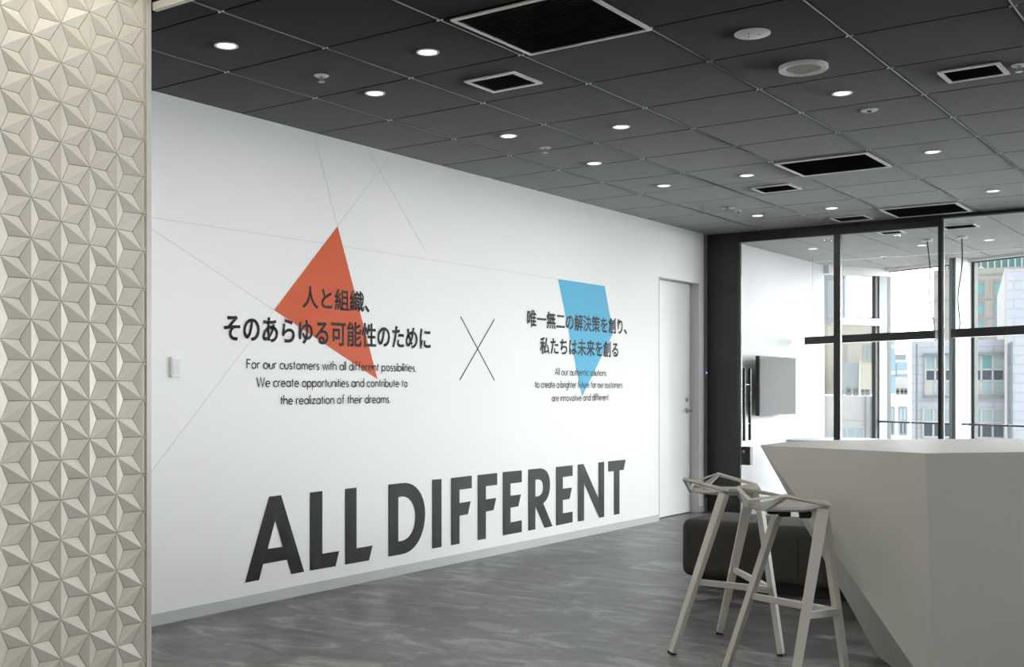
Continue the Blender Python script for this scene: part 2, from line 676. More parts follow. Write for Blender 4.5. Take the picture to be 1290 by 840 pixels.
# white ceiling of the entrance, raised, with a lit cove along the edge of the black one
mb = MB()
mb.box((XW, YB, 2.98), (XR, 3.20, 3.05))
mb.box((XW, 3.14, H + 0.061), (XR, 3.20, 2.98))
struct('ceiling_entrance', mb, M['ceil2'])
mb = MB()
mb.box((XT + 0.006, YC - 0.012, H - 0.001), (XR, YC + 0.0095, H + 0.03))
struct('trim_3', mb, M['trim'])

# ------------------------------------------------------------------ white door in the long wall
mb = MB()
mb.box((XW - 0.125, DOOR0 + 0.012, 0.008), (XW - 0.085, DOOR1 - 0.008, DOORH - 0.01))
d1 = struct('door_1', mb, M['door'], bevel=0.002)
mb = MB()
mb.box((XW - 0.13, DOOR0, 0), (XW + 0.003, DOOR0 + 0.006, DOORH))
mb.box((XW - 0.13, DOOR1 - 0.005, 0), (XW + 0.002, DOOR1, DOORH))
mb.box((XW - 0.13, DOOR0, DOORH - 0.006), (XW + 0.002, DOOR1, DOORH))
struct('trim_4', mb, mat('pale door lining', rgb(205, 206, 205), 0.4))
hz, hy, hx = 0.985, 10.06, XW - 0.085
mb = MB()
mb.lathe([(0.026, 0), (0.026, 0.008), (0.020, 0.011), (0.010, 0.011), (0.010, 0.05)], (hx, hy, hz), 20, axis='x')
mb.tube([(hx + 0.045, hy + 0.008, hz), (hx + 0.052, hy - 0.012, hz), (hx + 0.054, hy - 0.04, hz), (hx + 0.054, hy - 0.12, hz)], 0.010, 10)
mb.build('lever_handle', M['chrome'], d1, smooth=True)
mb = MB()
mb.lathe([(0.022, 0), (0.022, 0.007), (0.013, 0.009), (0.013, 0.014), (0.0, 0.0141)], (hx, hy, hz + 0.105), 20, axis='x')
mb.build('lock', M['chrome'], d1, smooth=True)

# ------------------------------------------------------------------ glass partition
mb = MB()
mb.box((XW - 0.002, YP, 0), (-4.335, YP + 0.06, H))
mb.box((-4.329, YP - 0.004, 0), (-4.316, YP + 0.056, H))
struct('wall_partition', mb, M['steel2'], bevel=0.001)
mb = MB()
mb.box((-4.316, YP, 2.602), (-2.475, YP + 0.06, H - 0.001))
mb.box((-2.475, YP, 2.674), (XP, YP + 0.06, H - 0.001))
mb.box((-4.316, YP - 0.006, 2.655), (-2.475, YP, 2.660))
struct('trim_5', mb, M['steel'])
mb = MB()
mb.box((-2.47, YP + 0.012, 2.664), (XP, YP + 0.036, 2.674))
struct('trim_6', mb, M['edge'])
mb = MB()
mb.box((-3.412, YP + 0.002, 0), (-3.352, YP + 0.058, 2.602))
struct('trim_7', mb, M['steel2'], bevel=0.002)
mb = MB()
mb.box((-2.508, YP + 0.002, 0), (-2.476, YP + 0.058, 2.674))
struct('trim_8', mb, M['steel'], bevel=0.002)
mb = MB()
mb.box((-2.474, YP + 0.014, 0), (-2.462, YP + 0.034, 2.664))
struct('trim_9', mb, M['edge'])
mb = MB()
mb.box((-3.352, YP, 0), (XP, YP + 0.06, 0.05))
struct('trim_10', mb, M['steel'])
mb = MB()
mb.box((-3.351, YP + 0.018, 0.05), (-2.509, YP + 0.030, 2.602))
struct('window_1', mb, M['glass'])
mb = MB()
mb.box((-2.461, YP + 0.018, 0.05), (0.30, YP + 0.030, 2.664))
struct('window_2', mb, M['glass'])
mb = MB()
mb.box((0.312, YP + 0.018, 0.05), (XP, YP + 0.030, 2.664))
struct('window_3', mb, M['glass'])

gd = thing('glass_door', 'frameless glass door beside the black column, with twin black pull bars', 'door', (-4.306, YP + 0.024, 0))
mb = MB()
mb.box((-4.304, YP + 0.018, 0.012), (-3.418, YP + 0.030, 2.592))
mb.build('pane', M['glass'], gd)
mb = MB()
mb.box((-4.314, YP + 0.014, 0.012), (-4.3045, YP + 0.034, 2.592))
mb.build('edge_strip', M['edge'], gd)
for y, dy in ((YP - 0.045, 0.063), (YP + 0.093, -0.063)):
    mb = MB()
    mb.box((-4.262, y - 0.010, 0.700), (-4.238, y + 0.010, 1.395))
    hb = mb.build('pull_bar', M['black'], gd, bevel=0.002)
    mb = MB()
    for z in (0.86, 1.235):
        mb.tube([(-4.25, y, z), (-4.25, y + dy, z)], 0.006, 10)
    mb.build('standoff', M['chrome'], hb, smooth=True)
mb = MB()
mb.box((-4.298, YP - 0.008, 0.465), (-4.205, YP + 0.056, 0.640))
lk = mb.build('lock_case', M['steel'], gd, bevel=0.003)
mb = MB()
mb.lathe([(0.013, 0), (0.013, -0.006), (0.009, -0.008), (0.0, -0.0081)], (-4.268, YP - 0.008, 0.595), 18, axis='y')
mb.build('key_cylinder', M['chrome'], lk, smooth=True)

# ------------------------------------------------------------------ window fronts of the meeting room
def t_on_b(px):
    r = ray(px, HY)
    s = (CORNER - EYE).dot(NB) / r.dot(NB)
    return ((EYE + r * s) - CORNER).dot(DB)


T1, T2 = t_on_b(1118), t_on_b(1227)
T_END = (B_END - CORNER).length
fins = [T2 + (T2 - T1) * k for k in range(0, 14) if T2 + (T2 - T1) * k < T_END - 0.2]
FIN_D, FIN_W = 0.28, 0.088
# sill and head
mb = MB()
mb.obox(CORNER + Vector((0, 0, 0)) - NB * 0.1, DB * T_END, NB * 0.2, UP * 0.22)
mb.obox(CORNER - NB * 0.1 + UP * 2.665, DB * T_END, NB * 0.2, UP * 0.12)
LA = (A_END - CORNER).length
mb.obox(CORNER - NA * 0.1, DA * LA, NA * 0.2, UP * 0.22)
mb.obox(CORNER - NA * 0.1 + UP * 2.60, DA * LA, NA * 0.16, UP * 0.18)
struct('wall_windows', mb, M['colwhite'])
# corner column and fins: backlit shade painted grey on room faces, lit reveal white
def fin(t, name):
    mb = MB()
    f0 = CORNER + DB * (t - FIN_W) + NB * 0.03
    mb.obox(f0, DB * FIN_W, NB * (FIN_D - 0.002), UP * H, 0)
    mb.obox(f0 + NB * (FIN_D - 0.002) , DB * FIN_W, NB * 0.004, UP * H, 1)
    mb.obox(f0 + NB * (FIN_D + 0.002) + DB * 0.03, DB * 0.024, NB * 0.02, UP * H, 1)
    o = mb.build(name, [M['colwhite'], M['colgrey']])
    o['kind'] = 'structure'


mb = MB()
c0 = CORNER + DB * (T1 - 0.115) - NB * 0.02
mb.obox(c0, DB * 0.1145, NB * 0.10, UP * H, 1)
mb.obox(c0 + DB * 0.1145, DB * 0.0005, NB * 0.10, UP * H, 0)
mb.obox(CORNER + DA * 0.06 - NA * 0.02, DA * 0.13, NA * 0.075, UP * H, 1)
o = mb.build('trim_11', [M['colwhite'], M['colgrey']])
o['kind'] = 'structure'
for i, t in enumerate(fins):
    fin(t, 'trim_%d' % (20 + i))
# panes with dark frames
edges = [T1] + fins + [T_END]
wn = 4
for a, b in zip(edges[:-1], edges[1:]):
    b = b - (FIN_W if b != T_END else 0)
    if b - a < 0.3:
        continue
    mb = MB()
    o0 = CORNER - NB * 0.02
    mb.obox(o0 + DB * a + UP * 0.22, DB * 0.038, NB * 0.06, UP * 2.445)
    mb.obox(o0 + DB * (b - 0.038) + UP * 0.22, DB * 0.038, NB * 0.06, UP * 2.445)
    mb.obox(o0 + DB * a + UP * 0.22, DB * (b - a), NB * 0.06, UP * 0.05)
    mb.obox(o0 + DB * a + UP * 2.655, DB * (b - a), NB * 0.06, UP * 0.012)
    w = struct('window_%d' % wn, mb, M['frame'], recalc=False)
    mb = MB()
    mb.obox(CORNER + DB * (a + 0.03) + UP * 0.25 - NB * 0.004, DB * (b - a - 0.06), NB * 0.008, UP * 2.42)
    mb.build('pane', M['winglass'], w)
    wn += 1
mb = MB()
o0 = CORNER - NA * 0.02
mb.obox(o0 + DA * 0.19 + UP * 0.22, DA * 0.05, NA * 0.06, UP * 2.38)
mb.obox(o0 + DA * 0.19 + UP * 0.22, DA * (LA - 0.19), NA * 0.06, UP * 0.05)
w = struct('window_%d' % wn, mb, M['frame'], recalc=False)
mb = MB()
mb.obox(CORNER + DA * 0.2 + UP * 0.25 - NA * 0.004, DA * (LA - 0.22), NA * 0.008, UP * 2.36)
mb.build('pane', M['winglass'], w)
mb = MB()
mb.obox(CORNER + DA * 0.15 + NA * 0.045 + UP * 1.975, DA * (LA - 0.15), NA * 0.09, UP * 0.085)
struct('trim_12', mb, M['colwhite'], bevel=0.008)
# guard rails between the fins
rail_ends = [T1 - 0.01] + fins
for i, a in enumerate(rail_ends):
    b = (fins[i] - FIN_W) if i < len(fins) else T_END - 0.02
    if i > 1:
        break
    mb = MB()
    o0 = CORNER + NB * 0.17 + UP * 0.775
    mb.obox(o0 + DB * (a + 0.002), DB * (b - a - 0.004), NB * 0.035, UP * 0.022)
    o = mb.build('guard_rail', M['rail'], bevel=0.003)
    tag(o, ['thin dark guard rail across the narrow bay next to the window corner',
            'thin dark guard rail across the window bay beyond the deep white fin'][i], 'rail', 'guard rails at the windows')
# long pale slot in the meeting room ceiling
mb = MB()
mb.box((XW + 0.002, 13.27, H - 0.004), (-1.55, 13.33, H + 0.002))
struct('trim_13', mb, M['white'])

# ------------------------------------------------------------------ ceiling fittings
def lamp_light(parent, loc, watts, size=0.08, colour=(1, 0.97, 0.925)):
    l = bpy.data.lights.new('lamp', 'AREA')
    l.shape = 'DISK'
    l.size = size
    l.energy = watts
    l.color = colour
    o = bpy.data.objects.new('lamp', l)
    COL.objects.link(o)
    o.location = loc
    o.parent = parent
    return o


def make_downlight(watts):
    root = thing('recessed_downlight', 'x', 'ceiling light', (0, 0, H), 'recessed downlights', local=True)
    mb = MB()
    mb.lathe([(0.052, 0.0), (0.052, -0.004), (0.047, -0.006), (0.040, -0.003), (0.040, 0.0)], n=32)
    mb.build('trim_ring', M['white'], root, smooth=True)
    mb = MB()
    mb.lathe([(0.0398, -0.0005), (0.036, -0.002), (0.020, -0.0035), (0.0, -0.0036)], n=32)
    mb.build('diffuser', M['lamp'], root, smooth=True)
    lamp_light(root, (0, 0, -0.02), watts)
    return root


ORD = ['first', 'second', 'third', 'fourth', 'fifth', 'sixth']
proto = None
rows = [(-3.77, [3.376, 4.37, 5.58, 6.60, 7.63, 9.44], 'row nearest the lettered wall', 'lit downlight from the tiled wall'),
        (-3.12, [3.976, 5.77, 7.61, 9.42], 'middle row', 'lit downlight from the entrance'),
        (-1.862, [5.78, 7.553, 9.327], 'row furthest from the lettered wall', 'lit downlight from the entrance')]
for x, yy, where, what in rows:
    for i, y in enumerate(yy):
        if proto is None:
            o = proto = make_downlight(DOWN_W)
        else:
            o = copy_tree(proto)
        o.location = (x, y, H)
        o['label'] = ORD[i] + ' ' + what + ', ' + where
room = make_downlight(ROOM_W)
room.location = (-4.19, 12.03, H)
room['label'] = 'lit downlight behind the glass door, close to the meeting room white wall'
o = copy_tree(room)
o.location = (-3.17, 12.43, H)
o['label'] = 'lit downlight behind the glass, beside the left pendant cable'
o = copy_tree(room)
o.location = (-2.51, 12.38, H)
o['label'] = 'lit downlight behind the wide glass pane, beside the right pendant cable'
for i, (x, y) in enumerate([(-0.6, 4.0), (-0.6, 7.5), (0.9, 5.6), (0.9, 8.9), (-1.2, 12.0), (0.6, 11.6)]):
    o = copy_tree(proto if i < 4 else room)
    o.location = (x, y, H)
    o['label'] = 'lit downlight %s' % ['above the near end of the counter', 'above the far end of the counter', 'over the open floor behind the counter',
                                       'over the open floor near the glass partition', 'over the right side of the meeting room', 'over the right end of the meeting room'][i]


def square_vent(cx, cy, wx, wy, label, slats, fr=0.022, under='ceiling vents'):
    root = thing('ceiling_vent', label, 'vent', (cx, cy, H), under, local=True)
    mb = MB()
    x, y = wx / 2, wy / 2
    z0, z1 = -0.008, 0.0
    mb.box((-x, -y, z0), (x, -y + fr, z1))
    mb.box((-x, y - fr, z0), (x, y, z1))
    mb.box((-x, -y + fr, z0), (-x + fr, y - fr, z1))
    mb.box((x - fr, -y + fr, z0), (x, y - fr, z1))
    mb.build('frame', M['white'], root, bevel=0.0015)
    mb = MB()
    mb.box((-x + fr, -y + fr, -0.0012), (x - fr, y - fr, 0))
    mb.build('grille', M['grille'], root)
    mb = MB()
    for k in range(slats):
        yy = -y + fr + (k + 0.5) * (2 * y - 2 * fr) / slats
        mb.bar((-x + fr, yy, -0.004), (x - fr, yy, -0.004), 0.010, 0.0012, side=(0, 1, 0.7))
    mb.build('slats', M['black'], root)
    return root


square_vent(-2.468, 3.976, 0.605, 0.60, 'large square air vent with white frame and black grille, nearest the entrance', 24, 0.018)
square_vent(-3.125, 4.58, 0.295, 0.255, 'small square air vent nearest the entrance', 10)
square_vent(-2.505, 7.595, 0.615, 0.555, 'large square air vent halfway along the black ceiling', 22, 0.024)
square_vent(-1.238, 5.77, 0.275, 0.235, 'small square air vent beside the ceiling sprinkler on the window side', 9)
square_vent(-3.144, 8.232, 0.305, 0.27, 'small square air vent halfway along the ceiling, nearer the white wall', 10)
square_vent(-3.162, 10.075, 0.305, 0.27, 'small square air vent right in front of the glass partition', 10)
square_vent(-2.517, 9.99, 0.615, 0.555, 'large square air vent right in front of the glass partition', 22, 0.024)
square_vent(-2.515, 11.17, 0.30, 0.26, 'small air vent on the meeting room ceiling behind the glass', 10)
sv = square_vent(-3.14, 11.21, 0.22, 0.20, 'tiny air vent on the meeting room ceiling behind the fixed glass pane', 7)

mb_t = thing('smoke_detector', 'flat white round detector plate above the counter, nearest the entrance', 'detector', (-1.854, 4.584, H), local=True)
mb = MB()
mb.lathe([(0.075, 0), (0.075, -0.004), (0.070, -0.006), (0.0, -0.0065)], n=32)
mb.build('cover_plate', M['white'], mb_t, smooth=True)
for a in (0.4, 2.5, 4.6):
    mb = MB()
    mb.lathe([(0.004, -0.0062), (0.004, -0.0075), (0, -0.0076)], (0.03 * math.cos(a), 0.03 * math.sin(a), 0), 10)
    mb.build('sensor_dot', M['black'], mb_t)
sp = thing('ceiling_speaker', 'round ceiling speaker with white ring and grey cloth', 'speaker', (-1.853, 5.194, H), local=True)
mb = MB()
mb.lathe([(0.112, 0), (0.112, -0.016), (0.106, -0.020), (0.082, -0.014), (0.080, -0.008)], n=40)
mb.build('ring', M['white'], sp, smooth=True)
mb = MB()
mb.lathe([(0.081, -0.009), (0.05, -0.012), (0.0, -0.013)], n=40)
mb.build('speaker_cloth', M['speaker'], sp, smooth=True)
mo = thing('motion_sensor', 'small white ceiling sensor with a dark eye, above the counter', 'sensor', (-1.858, 6.221, H), local=True)
mb = MB()
mb.lathe([(0.045, 0), (0.045, -0.004), (0.040, -0.006), (0.012, -0.007)], n=28)
mb.build('housing', M['white'], mo, smooth=True)
mb = MB()
mb.lathe([(0.013, -0.006), (0.012, -0.010), (0.006, -0.013), (0, -0.0135)], n=16)
mb.build('eye', M['black'], mo, smooth=True)


def make_sprinkler():
    root = thing('fire_sprinkler', 'x', 'sprinkler', (0, 0, H), 'fire sprinklers', local=True)
    mb = MB()
    mb.lathe([(0.036, 0), (0.036, -0.002), (0.030, -0.006), (0.014, -0.008), (0.014, 0)], n=24)
    mb.build('escutcheon', M['white'], root, smooth=True)
    mb = MB()
    mb.lathe([(0.009, -0.004), (0.009, -0.014), (0.005, -0.016), (0.005, -0.026)], n=12)
    for s in (-1, 1):
        mb.tube([(0.008 * s, 0, -0.012), (0.012 * s, 0, -0.020), (0.004 * s, 0, -0.030)], 0.002, 6)
    mb.lathe([(0.017, -0.030), (0.017, -0.032), (0, -0.0325)], n=18)
    mb.build('sprinkler_head', M['chrome'], root, smooth=True)
    return root


spk = None
for x, y, lab in [(-3.765, 3.972, 'fire sprinkler between the first two downlights beside the white wall'),
                  (-3.774, 5.995, 'fire sprinkler just past the third downlight beside the white wall'),
                  (-3.79, 9.06, 'fire sprinkler in front of the sixth downlight beside the white wall'),
                  (-1.04, 5.771, 'fire sprinkler beside the small vent on the window side'),
                  (-3.793, 11.28, 'fire sprinkler behind the top of the glass door'),
                  (-3.781, 13.221, 'fire sprinkler by the pale ceiling slot near the meeting room windows')]:
    if spk is None:
        o = spk = make_sprinkler()
    else:
        o = copy_tree(spk)
    o.location = (x, y, H)
    o['label'] = lab
hk = None
for x, y, lab in [(-3.825, 8.847, 'tiny white ceiling sensor of a pair, the one nearer the white wall'),
                  (-3.765, 8.86, 'tiny white ceiling sensor of a pair, the one nearer the counter')]:
    if hk is None:
        hk = o = thing('ceiling_sensor', lab, 'sensor', (x, y, H), 'pair of tiny ceiling sensors', local=True)
        mb = MB()
        mb.lathe([(0.026, 0), (0.026, -0.010), (0.018, -0.020), (0.0, -0.024)], n=20)
        mb.build('dome', M['white'], hk, smooth=True)
    else:
        o = copy_tree(hk)
        o.location = (x, y, H)
        o['label'] = lab

# cove strip that washes the tiled wall and the raised ceiling
cv = thing('cove_light', 'linear light in the cove above the tiled wall', 'ceiling light', (XT + 0.30, 1.75, 2.98))
mb = MB()
mb.box((XT + 0.26, 0.72, 2.955), (XT + 0.34, 2.80, 2.98))
mb.build('housing', M['white'], cv)
mb = MB()
mb.box((XT + 0.275, 0.74, 2.950), (XT + 0.325, 2.78, 2.955))
mb.build('diffuser', M['lamp'], cv)
l = bpy.data.lights.new('lamp', 'AREA')
l.shape = 'RECTANGLE'
l.size, l.size_y = 0.05, 2.0
l.energy = COVE_W
l.color = (1, 0.93, 0.82)
lo = bpy.data.objects.new('lamp', l)
COL.objects.link(lo)
lo.location = (0.0, 0.01, -0.034)
lo.parent = cv
entry = make_downlight(ENTRY_W)  # lamps out of view, added to brighten the tiled and lettered walls
for i, (x, y) in enumerate([(-1.7, 2.5), (-0.4, 1.6), (1.4, 1.2), (-0.4, -1.4)]):
    o = entry if i == 0 else copy_tree(entry)
    o.location = (x, y, 2.98)
    o['label'] = 'added unseen downlight in the raised white ceiling, ' + ['near the tiled wall', 'above the way to the counter', 'by the right wall', 'at the back of the entrance'][i]

# ------------------------------------------------------------------ lettering and shapes on the white wall
GLYPHS = {
    '人': [[(457, 837), (450, 668), (405, 431), (283, 184), (43, -17), (77, -45), (104, -76), (263, 38), (377, 176), (454, 327), (502, 480), (551, 331), (630, 178), (747, 38), (910, -72), (934, -39), (965, -9), (750, 150), (622, 355), (558, 552), (534, 689), (541, 837)]],
    'と': [[(308, 778), (229, 745), (302, 581), (374, 437), (302, 379), (247, 318), (213, 251), (201, 178), (225, 83), (293, 19), (395, -17), (525, -28), (701, -20), (841, -3), (841, 86), (693, 61), (521, 52), (417, 61), (343, 88), (299, 131), (284, 187), (294, 242), (324, 294), (370, 343), (433, 389), (596, 483), (737, 555), (814, 597), (770, 668), (699, 621), (585, 561), (442, 481), (374, 618)]],
    '組': [[(207, 189), (223, 76), (232, -30), (296, -17), (267, 200)], [(87, 197), (69, 73), (39, -35), (101, -58), (130, 55), (151, 186)], [(319, 208), (348, 118), (368, 33), (429, 53), (407, 136), (375, 225)], [(490, 789), (490, 10), (401, 10), (401, -59), (959, -59), (959, 10), (891, 10), (891, 789)], [(560, 10), (560, 206), (820, 206), (820, 10)], [(560, 465), (820, 465), (820, 274), (560, 274)], [(560, 534), (560, 721), (820, 721), (820, 534)], [(69, 240), (133, 258), (359, 293), (373, 233), (436, 254), (408, 353), (368, 463), (310, 446), (342, 352), (165, 328), (290, 480), (404, 649), (339, 688), (260, 557), (143, 547), (229, 673), (306, 814), (238, 843), (159, 686), (97, 589), (67, 551), (39, 534), (63, 466), (101, 476), (214, 491), (122, 376), (80, 332), (45, 311)]],
    '織': [[(802, 750), (856, 656), (898, 568), (955, 595), (913, 681), (856, 773)], [(171, 187), (186, 77), (195, -27), (248, -16), (238, 87), (221, 197)], [(85, 197), (66, 73), (37, -35), (89, -54), (118, 58), (138, 187)], [(259, 203), (292, 102), (316, 7), (366, 24), (341, 117), (306, 217)], [(879, 423), (848, 331), (805, 244), (782, 473), (955, 473), (955, 535), (779, 535), (770, 836), (706, 836), (715, 535), (615, 535), (654, 650), (591, 666), (556, 535), (486, 535), (475, 600), (454, 666), (403, 654), (429, 535), (338, 535), (338, 473), (719, 473), (733, 306), (754, 165), (712, 113), (664, 64), (664, 416), (394, 416), (394, -5), (453, -5), (453, 66), (601, 66), (601, 38), (635, 38), (566, -13), (612, -61), (698, 9), (773, 89), (794, 31), (820, -12), (850, -39), (885, -49), (909, -42), (931, -15), (952, 38), (968, 122), (943, 138), (919, 160), (905, 66), (886, 33), (851, 66), (821, 156), (887, 276), (936, 408)], [(455, 813), (500, 730), (357, 730), (357, 670), (686, 670), (686, 730), (573, 730), (516, 832)], [(453, 214), (601, 214), (601, 120), (453, 120)], [(453, 269), (453, 361), (601, 361), (601, 269)], [(68, 240), (119, 257), (291, 292), (301, 238), (355, 254), (335, 347), (303, 451), (253, 439), (279, 347), (150, 325), (257, 480), (352, 652), (293, 682), (229, 551), (132, 543), (203, 671), (264, 812), (200, 838), (139, 682), (88, 585), (64, 547), (40, 530), (62, 466), (96, 475), (194, 489), (115, 369), (78, 323), (47, 302)]],
    '、': [[(273, -56), (341, 2), (233, 119), (117, 224), (52, 167), (165, 63)]],
    'そ': [[(262, 747), (266, 665), (342, 672), (605, 686), (457, 558), (275, 416), (102, 396), (109, 321), (294, 347), (469, 365), (429, 334), (392, 291), (364, 237), (353, 176), (378, 76), (450, 5), (568, -35), (730, -43), (747, 38), (684, 35), (603, 41), (538, 55), (483, 81), (445, 124), (431, 188), (447, 256), (491, 314), (552, 356), (623, 379), (736, 386), (877, 383), (877, 457), (642, 449), (401, 428), (700, 674), (754, 711), (703, 768), (649, 759), (341, 743)]],
    'の': [[(476, 642), (453, 504), (420, 372), (382, 264), (343, 191), (305, 149), (269, 136), (234, 147), (201, 180), (176, 236), (166, 318), (187, 423), (249, 522), (347, 600)], [(559, 644), (672, 613), (756, 550), (808, 460), (826, 353), (804, 238), (747, 150), (666, 90), (572, 56), (486, 43), (533, -31), (692, 12), (809, 92), (883, 206), (908, 350), (881, 493), (804, 610), (684, 689), (525, 718), (354, 685), (215, 596), (122, 466), (88, 311), (103, 200), (144, 116), (201, 63), (266, 44), (333, 64), (394, 122), (450, 220), (499, 355), (535, 499)]],
    'あ': [[(613, 441), (538, 295), (444, 185), (431, 274), (426, 368), (427, 409), (504, 431), (596, 441)], [(727, 551), (648, 571), (637, 513), (634, 503), (597, 504), (515, 498), (429, 479), (439, 602), (626, 617), (800, 640), (799, 714), (633, 686), (448, 671), (460, 747), (472, 792), (388, 794), (386, 746), (378, 669), (310, 668), (145, 681), (147, 606), (309, 599), (370, 600), (359, 453), (262, 394), (182, 315), (129, 225), (109, 129), (118, 73), (143, 34), (181, 11), (227, 3), (312, 18), (397, 58), (413, 2), (485, 24), (461, 105), (524, 166), (583, 241), (637, 329), (684, 430), (746, 403), (791, 363), (819, 314), (828, 259), (808, 169), (749, 96), (657, 45), (535, 17), (578, -50), (727, -7), (829, 62), (887, 152), (905, 255), (891, 333), (852, 401), (790, 455), (706, 490), (707, 494)], [(356, 378), (356, 360), (363, 245), (380, 133), (307, 93), (242, 80), (199, 96), (185, 142), (198, 206), (234, 270), (288, 329)]],
    'ら': [[(335, 784), (315, 708), (502, 666), (703, 630), (722, 707), (528, 738)], [(313, 602), (229, 613), (209, 405), (178, 207), (252, 189), (282, 239), (341, 295), (414, 338), (498, 364), (592, 373), (663, 363), (718, 335), (755, 291), (768, 236), (739, 143), (651, 76), (505, 41), (298, 47), (322, -35), (562, -31), (727, 21), (822, 112), (852, 234), (834, 316), (782, 382), (701, 427), (597, 443), (509, 436), (425, 414), (346, 376), (271, 321)]],
    'ゆ': [[(590, 793), (507, 791), (523, 729), (536, 650), (431, 616), (337, 555), (259, 472), (204, 369), (211, 522), (232, 664), (245, 711), (159, 718), (158, 672), (143, 540), (132, 366), (141, 225), (164, 107), (234, 118), (221, 212), (227, 274), (265, 372), (332, 465), (425, 540), (543, 583), (550, 427), (543, 302), (518, 189), (472, 211), (433, 242), (399, 283), (371, 332), (323, 276), (394, 181), (489, 122), (431, 42), (349, -19), (423, -64), (508, 11), (567, 103), (600, 101), (735, 123), (831, 185), (888, 277), (907, 391), (887, 495), (828, 580), (735, 636), (610, 657)], [(617, 589), (712, 571), (778, 527), (818, 464), (831, 388), (815, 299), (768, 233), (695, 191), (600, 176), (594, 176), (617, 296), (624, 427)]],
    'る': [[(580, 33), (499, 27), (445, 32), (403, 48), (376, 73), (366, 105), (389, 150), (446, 169), (498, 159), (539, 131), (566, 88)], [(238, 737), (241, 654), (307, 660), (613, 674), (381, 478), (112, 254), (169, 195), (259, 281), (346, 343), (440, 382), (552, 395), (642, 382), (713, 346), (759, 291), (776, 223), (768, 166), (743, 118), (704, 80), (651, 52), (632, 120), (591, 176), (530, 215), (447, 229), (384, 218), (335, 190), (304, 148), (293, 99), (308, 42), (352, -3), (420, -32), (512, -43), (655, -24), (764, 29), (832, 113), (856, 222), (835, 316), (776, 390), (686, 439), (571, 457), (502, 453), (432, 436), (696, 655), (752, 696), (706, 754), (652, 746), (309, 733)]],
    '可': [[(56, 769), (56, 694), (747, 694), (747, 29), (741, 7), (718, 0), (532, 3), (563, -78), (690, -76), (772, -65), (813, -34), (825, 28), (825, 694), (948, 694), (948, 769)], [(231, 475), (494, 475), (494, 245), (231, 245)], [(158, 547), (158, 93), (231, 93), (231, 173), (568, 173), (568, 547)]],
    '能': [[(383, 420), (383, 334), (170, 334), (170, 420)], [(100, 484), (100, -79), (170, -79), (170, 125), (383, 125), (383, 8), (380, -5), (367, -9), (263, -8), (288, -77), (368, -75), (422, -65), (450, -39), (457, 7), (457, 484)], [(170, 275), (383, 275), (383, 184), (170, 184)], [(858, 765), (752, 717), (625, 670), (625, 838), (551, 838), (551, 506), (556, 455), (576, 423), (613, 406), (672, 401), (844, 401), (893, 408), (926, 433), (945, 480), (954, 556), (919, 567), (888, 585), (883, 525), (875, 490), (861, 473), (837, 469), (678, 469), (635, 476), (625, 507), (625, 609), (773, 656), (908, 709)], [(870, 319), (760, 263), (625, 213), (625, 373), (551, 373), (551, 35), (557, -17), (576, -50), (614, -66), (674, -71), (849, -71), (901, -63), (934, -36), (953, 16), (963, 99), (928, 111), (896, 128), (892, 60), (883, 20), (868, 1), (843, -4), (681, -4), (635, 3), (625, 34), (625, 151), (781, 201), (919, 263)], [(84, 553), (154, 566), (414, 586), (437, 533), (502, 563), (449, 669), (373, 780), (312, 756), (384, 643), (164, 631), (229, 719), (287, 818), (209, 842), (151, 732), (105, 664), (81, 638), (58, 625)]],
    '性': [[(172, 840), (172, -79), (247, -79), (247, 840)], [(80, 650), (62, 516), (28, 392), (87, 372), (120, 504), (137, 642)], [(254, 656), (296, 566), (323, 483), (379, 512), (350, 591), (307, 679)], [(334, 27), (334, -44), (949, -44), (949, 27), (697, 27), (697, 278), (903, 278), (903, 348), (697, 348), (697, 556), (925, 556), (925, 628), (697, 628), (697, 836), (621, 836), (621, 628), (497, 628), (532, 782), (459, 794), (412, 596), (338, 435), (405, 400), (442, 472), (474, 556), (621, 556), (621, 348), (409, 348), (409, 278), (621, 278), (621, 27)]],
    'た': [[(537, 482), (537, 408), (723, 418), (810, 415), (891, 406), (893, 482), (720, 491)], [(558, 239), (483, 246), (473, 186), (468, 128), (484, 63), (531, 17), (607, -10), (712, -19), (816, -15), (905, -5), (908, 76), (812, 61), (713, 56), (626, 64), (575, 85), (550, 115), (544, 149)], [(221, 620), (101, 627), (104, 549), (220, 545), (312, 548), (286, 441), (211, 203), (118, -6), (206, -36), (290, 181), (362, 422), (394, 556), (500, 570), (602, 590), (602, 669), (507, 648), (410, 633), (425, 707), (443, 787), (347, 795), (344, 712), (329, 625)]],
    'め': [[(542, 564), (488, 413), (425, 286), (405, 319), (366, 396), (327, 495), (430, 543)], [(260, 729), (177, 702), (210, 612), (240, 520), (178, 457), (129, 380), (97, 297), (86, 210), (97, 133), (127, 76), (171, 42), (225, 30), (279, 39), (329, 64), (376, 104), (423, 155), (470, 97), (533, 149), (471, 219), (551, 372), (617, 559), (704, 529), (770, 475), (812, 400), (827, 309), (806, 203), (743, 117), (641, 57), (502, 27), (549, -44), (695, -5), (808, 68), (880, 172), (906, 306), (886, 425), (831, 521), (746, 590), (636, 627), (652, 696), (669, 774), (583, 782), (577, 706), (561, 633), (432, 616), (304, 562), (280, 640)], [(379, 218), (308, 141), (233, 109), (202, 116), (179, 138), (163, 171), (158, 216), (166, 276), (187, 338), (221, 397), (266, 448), (311, 340), (356, 256)]],
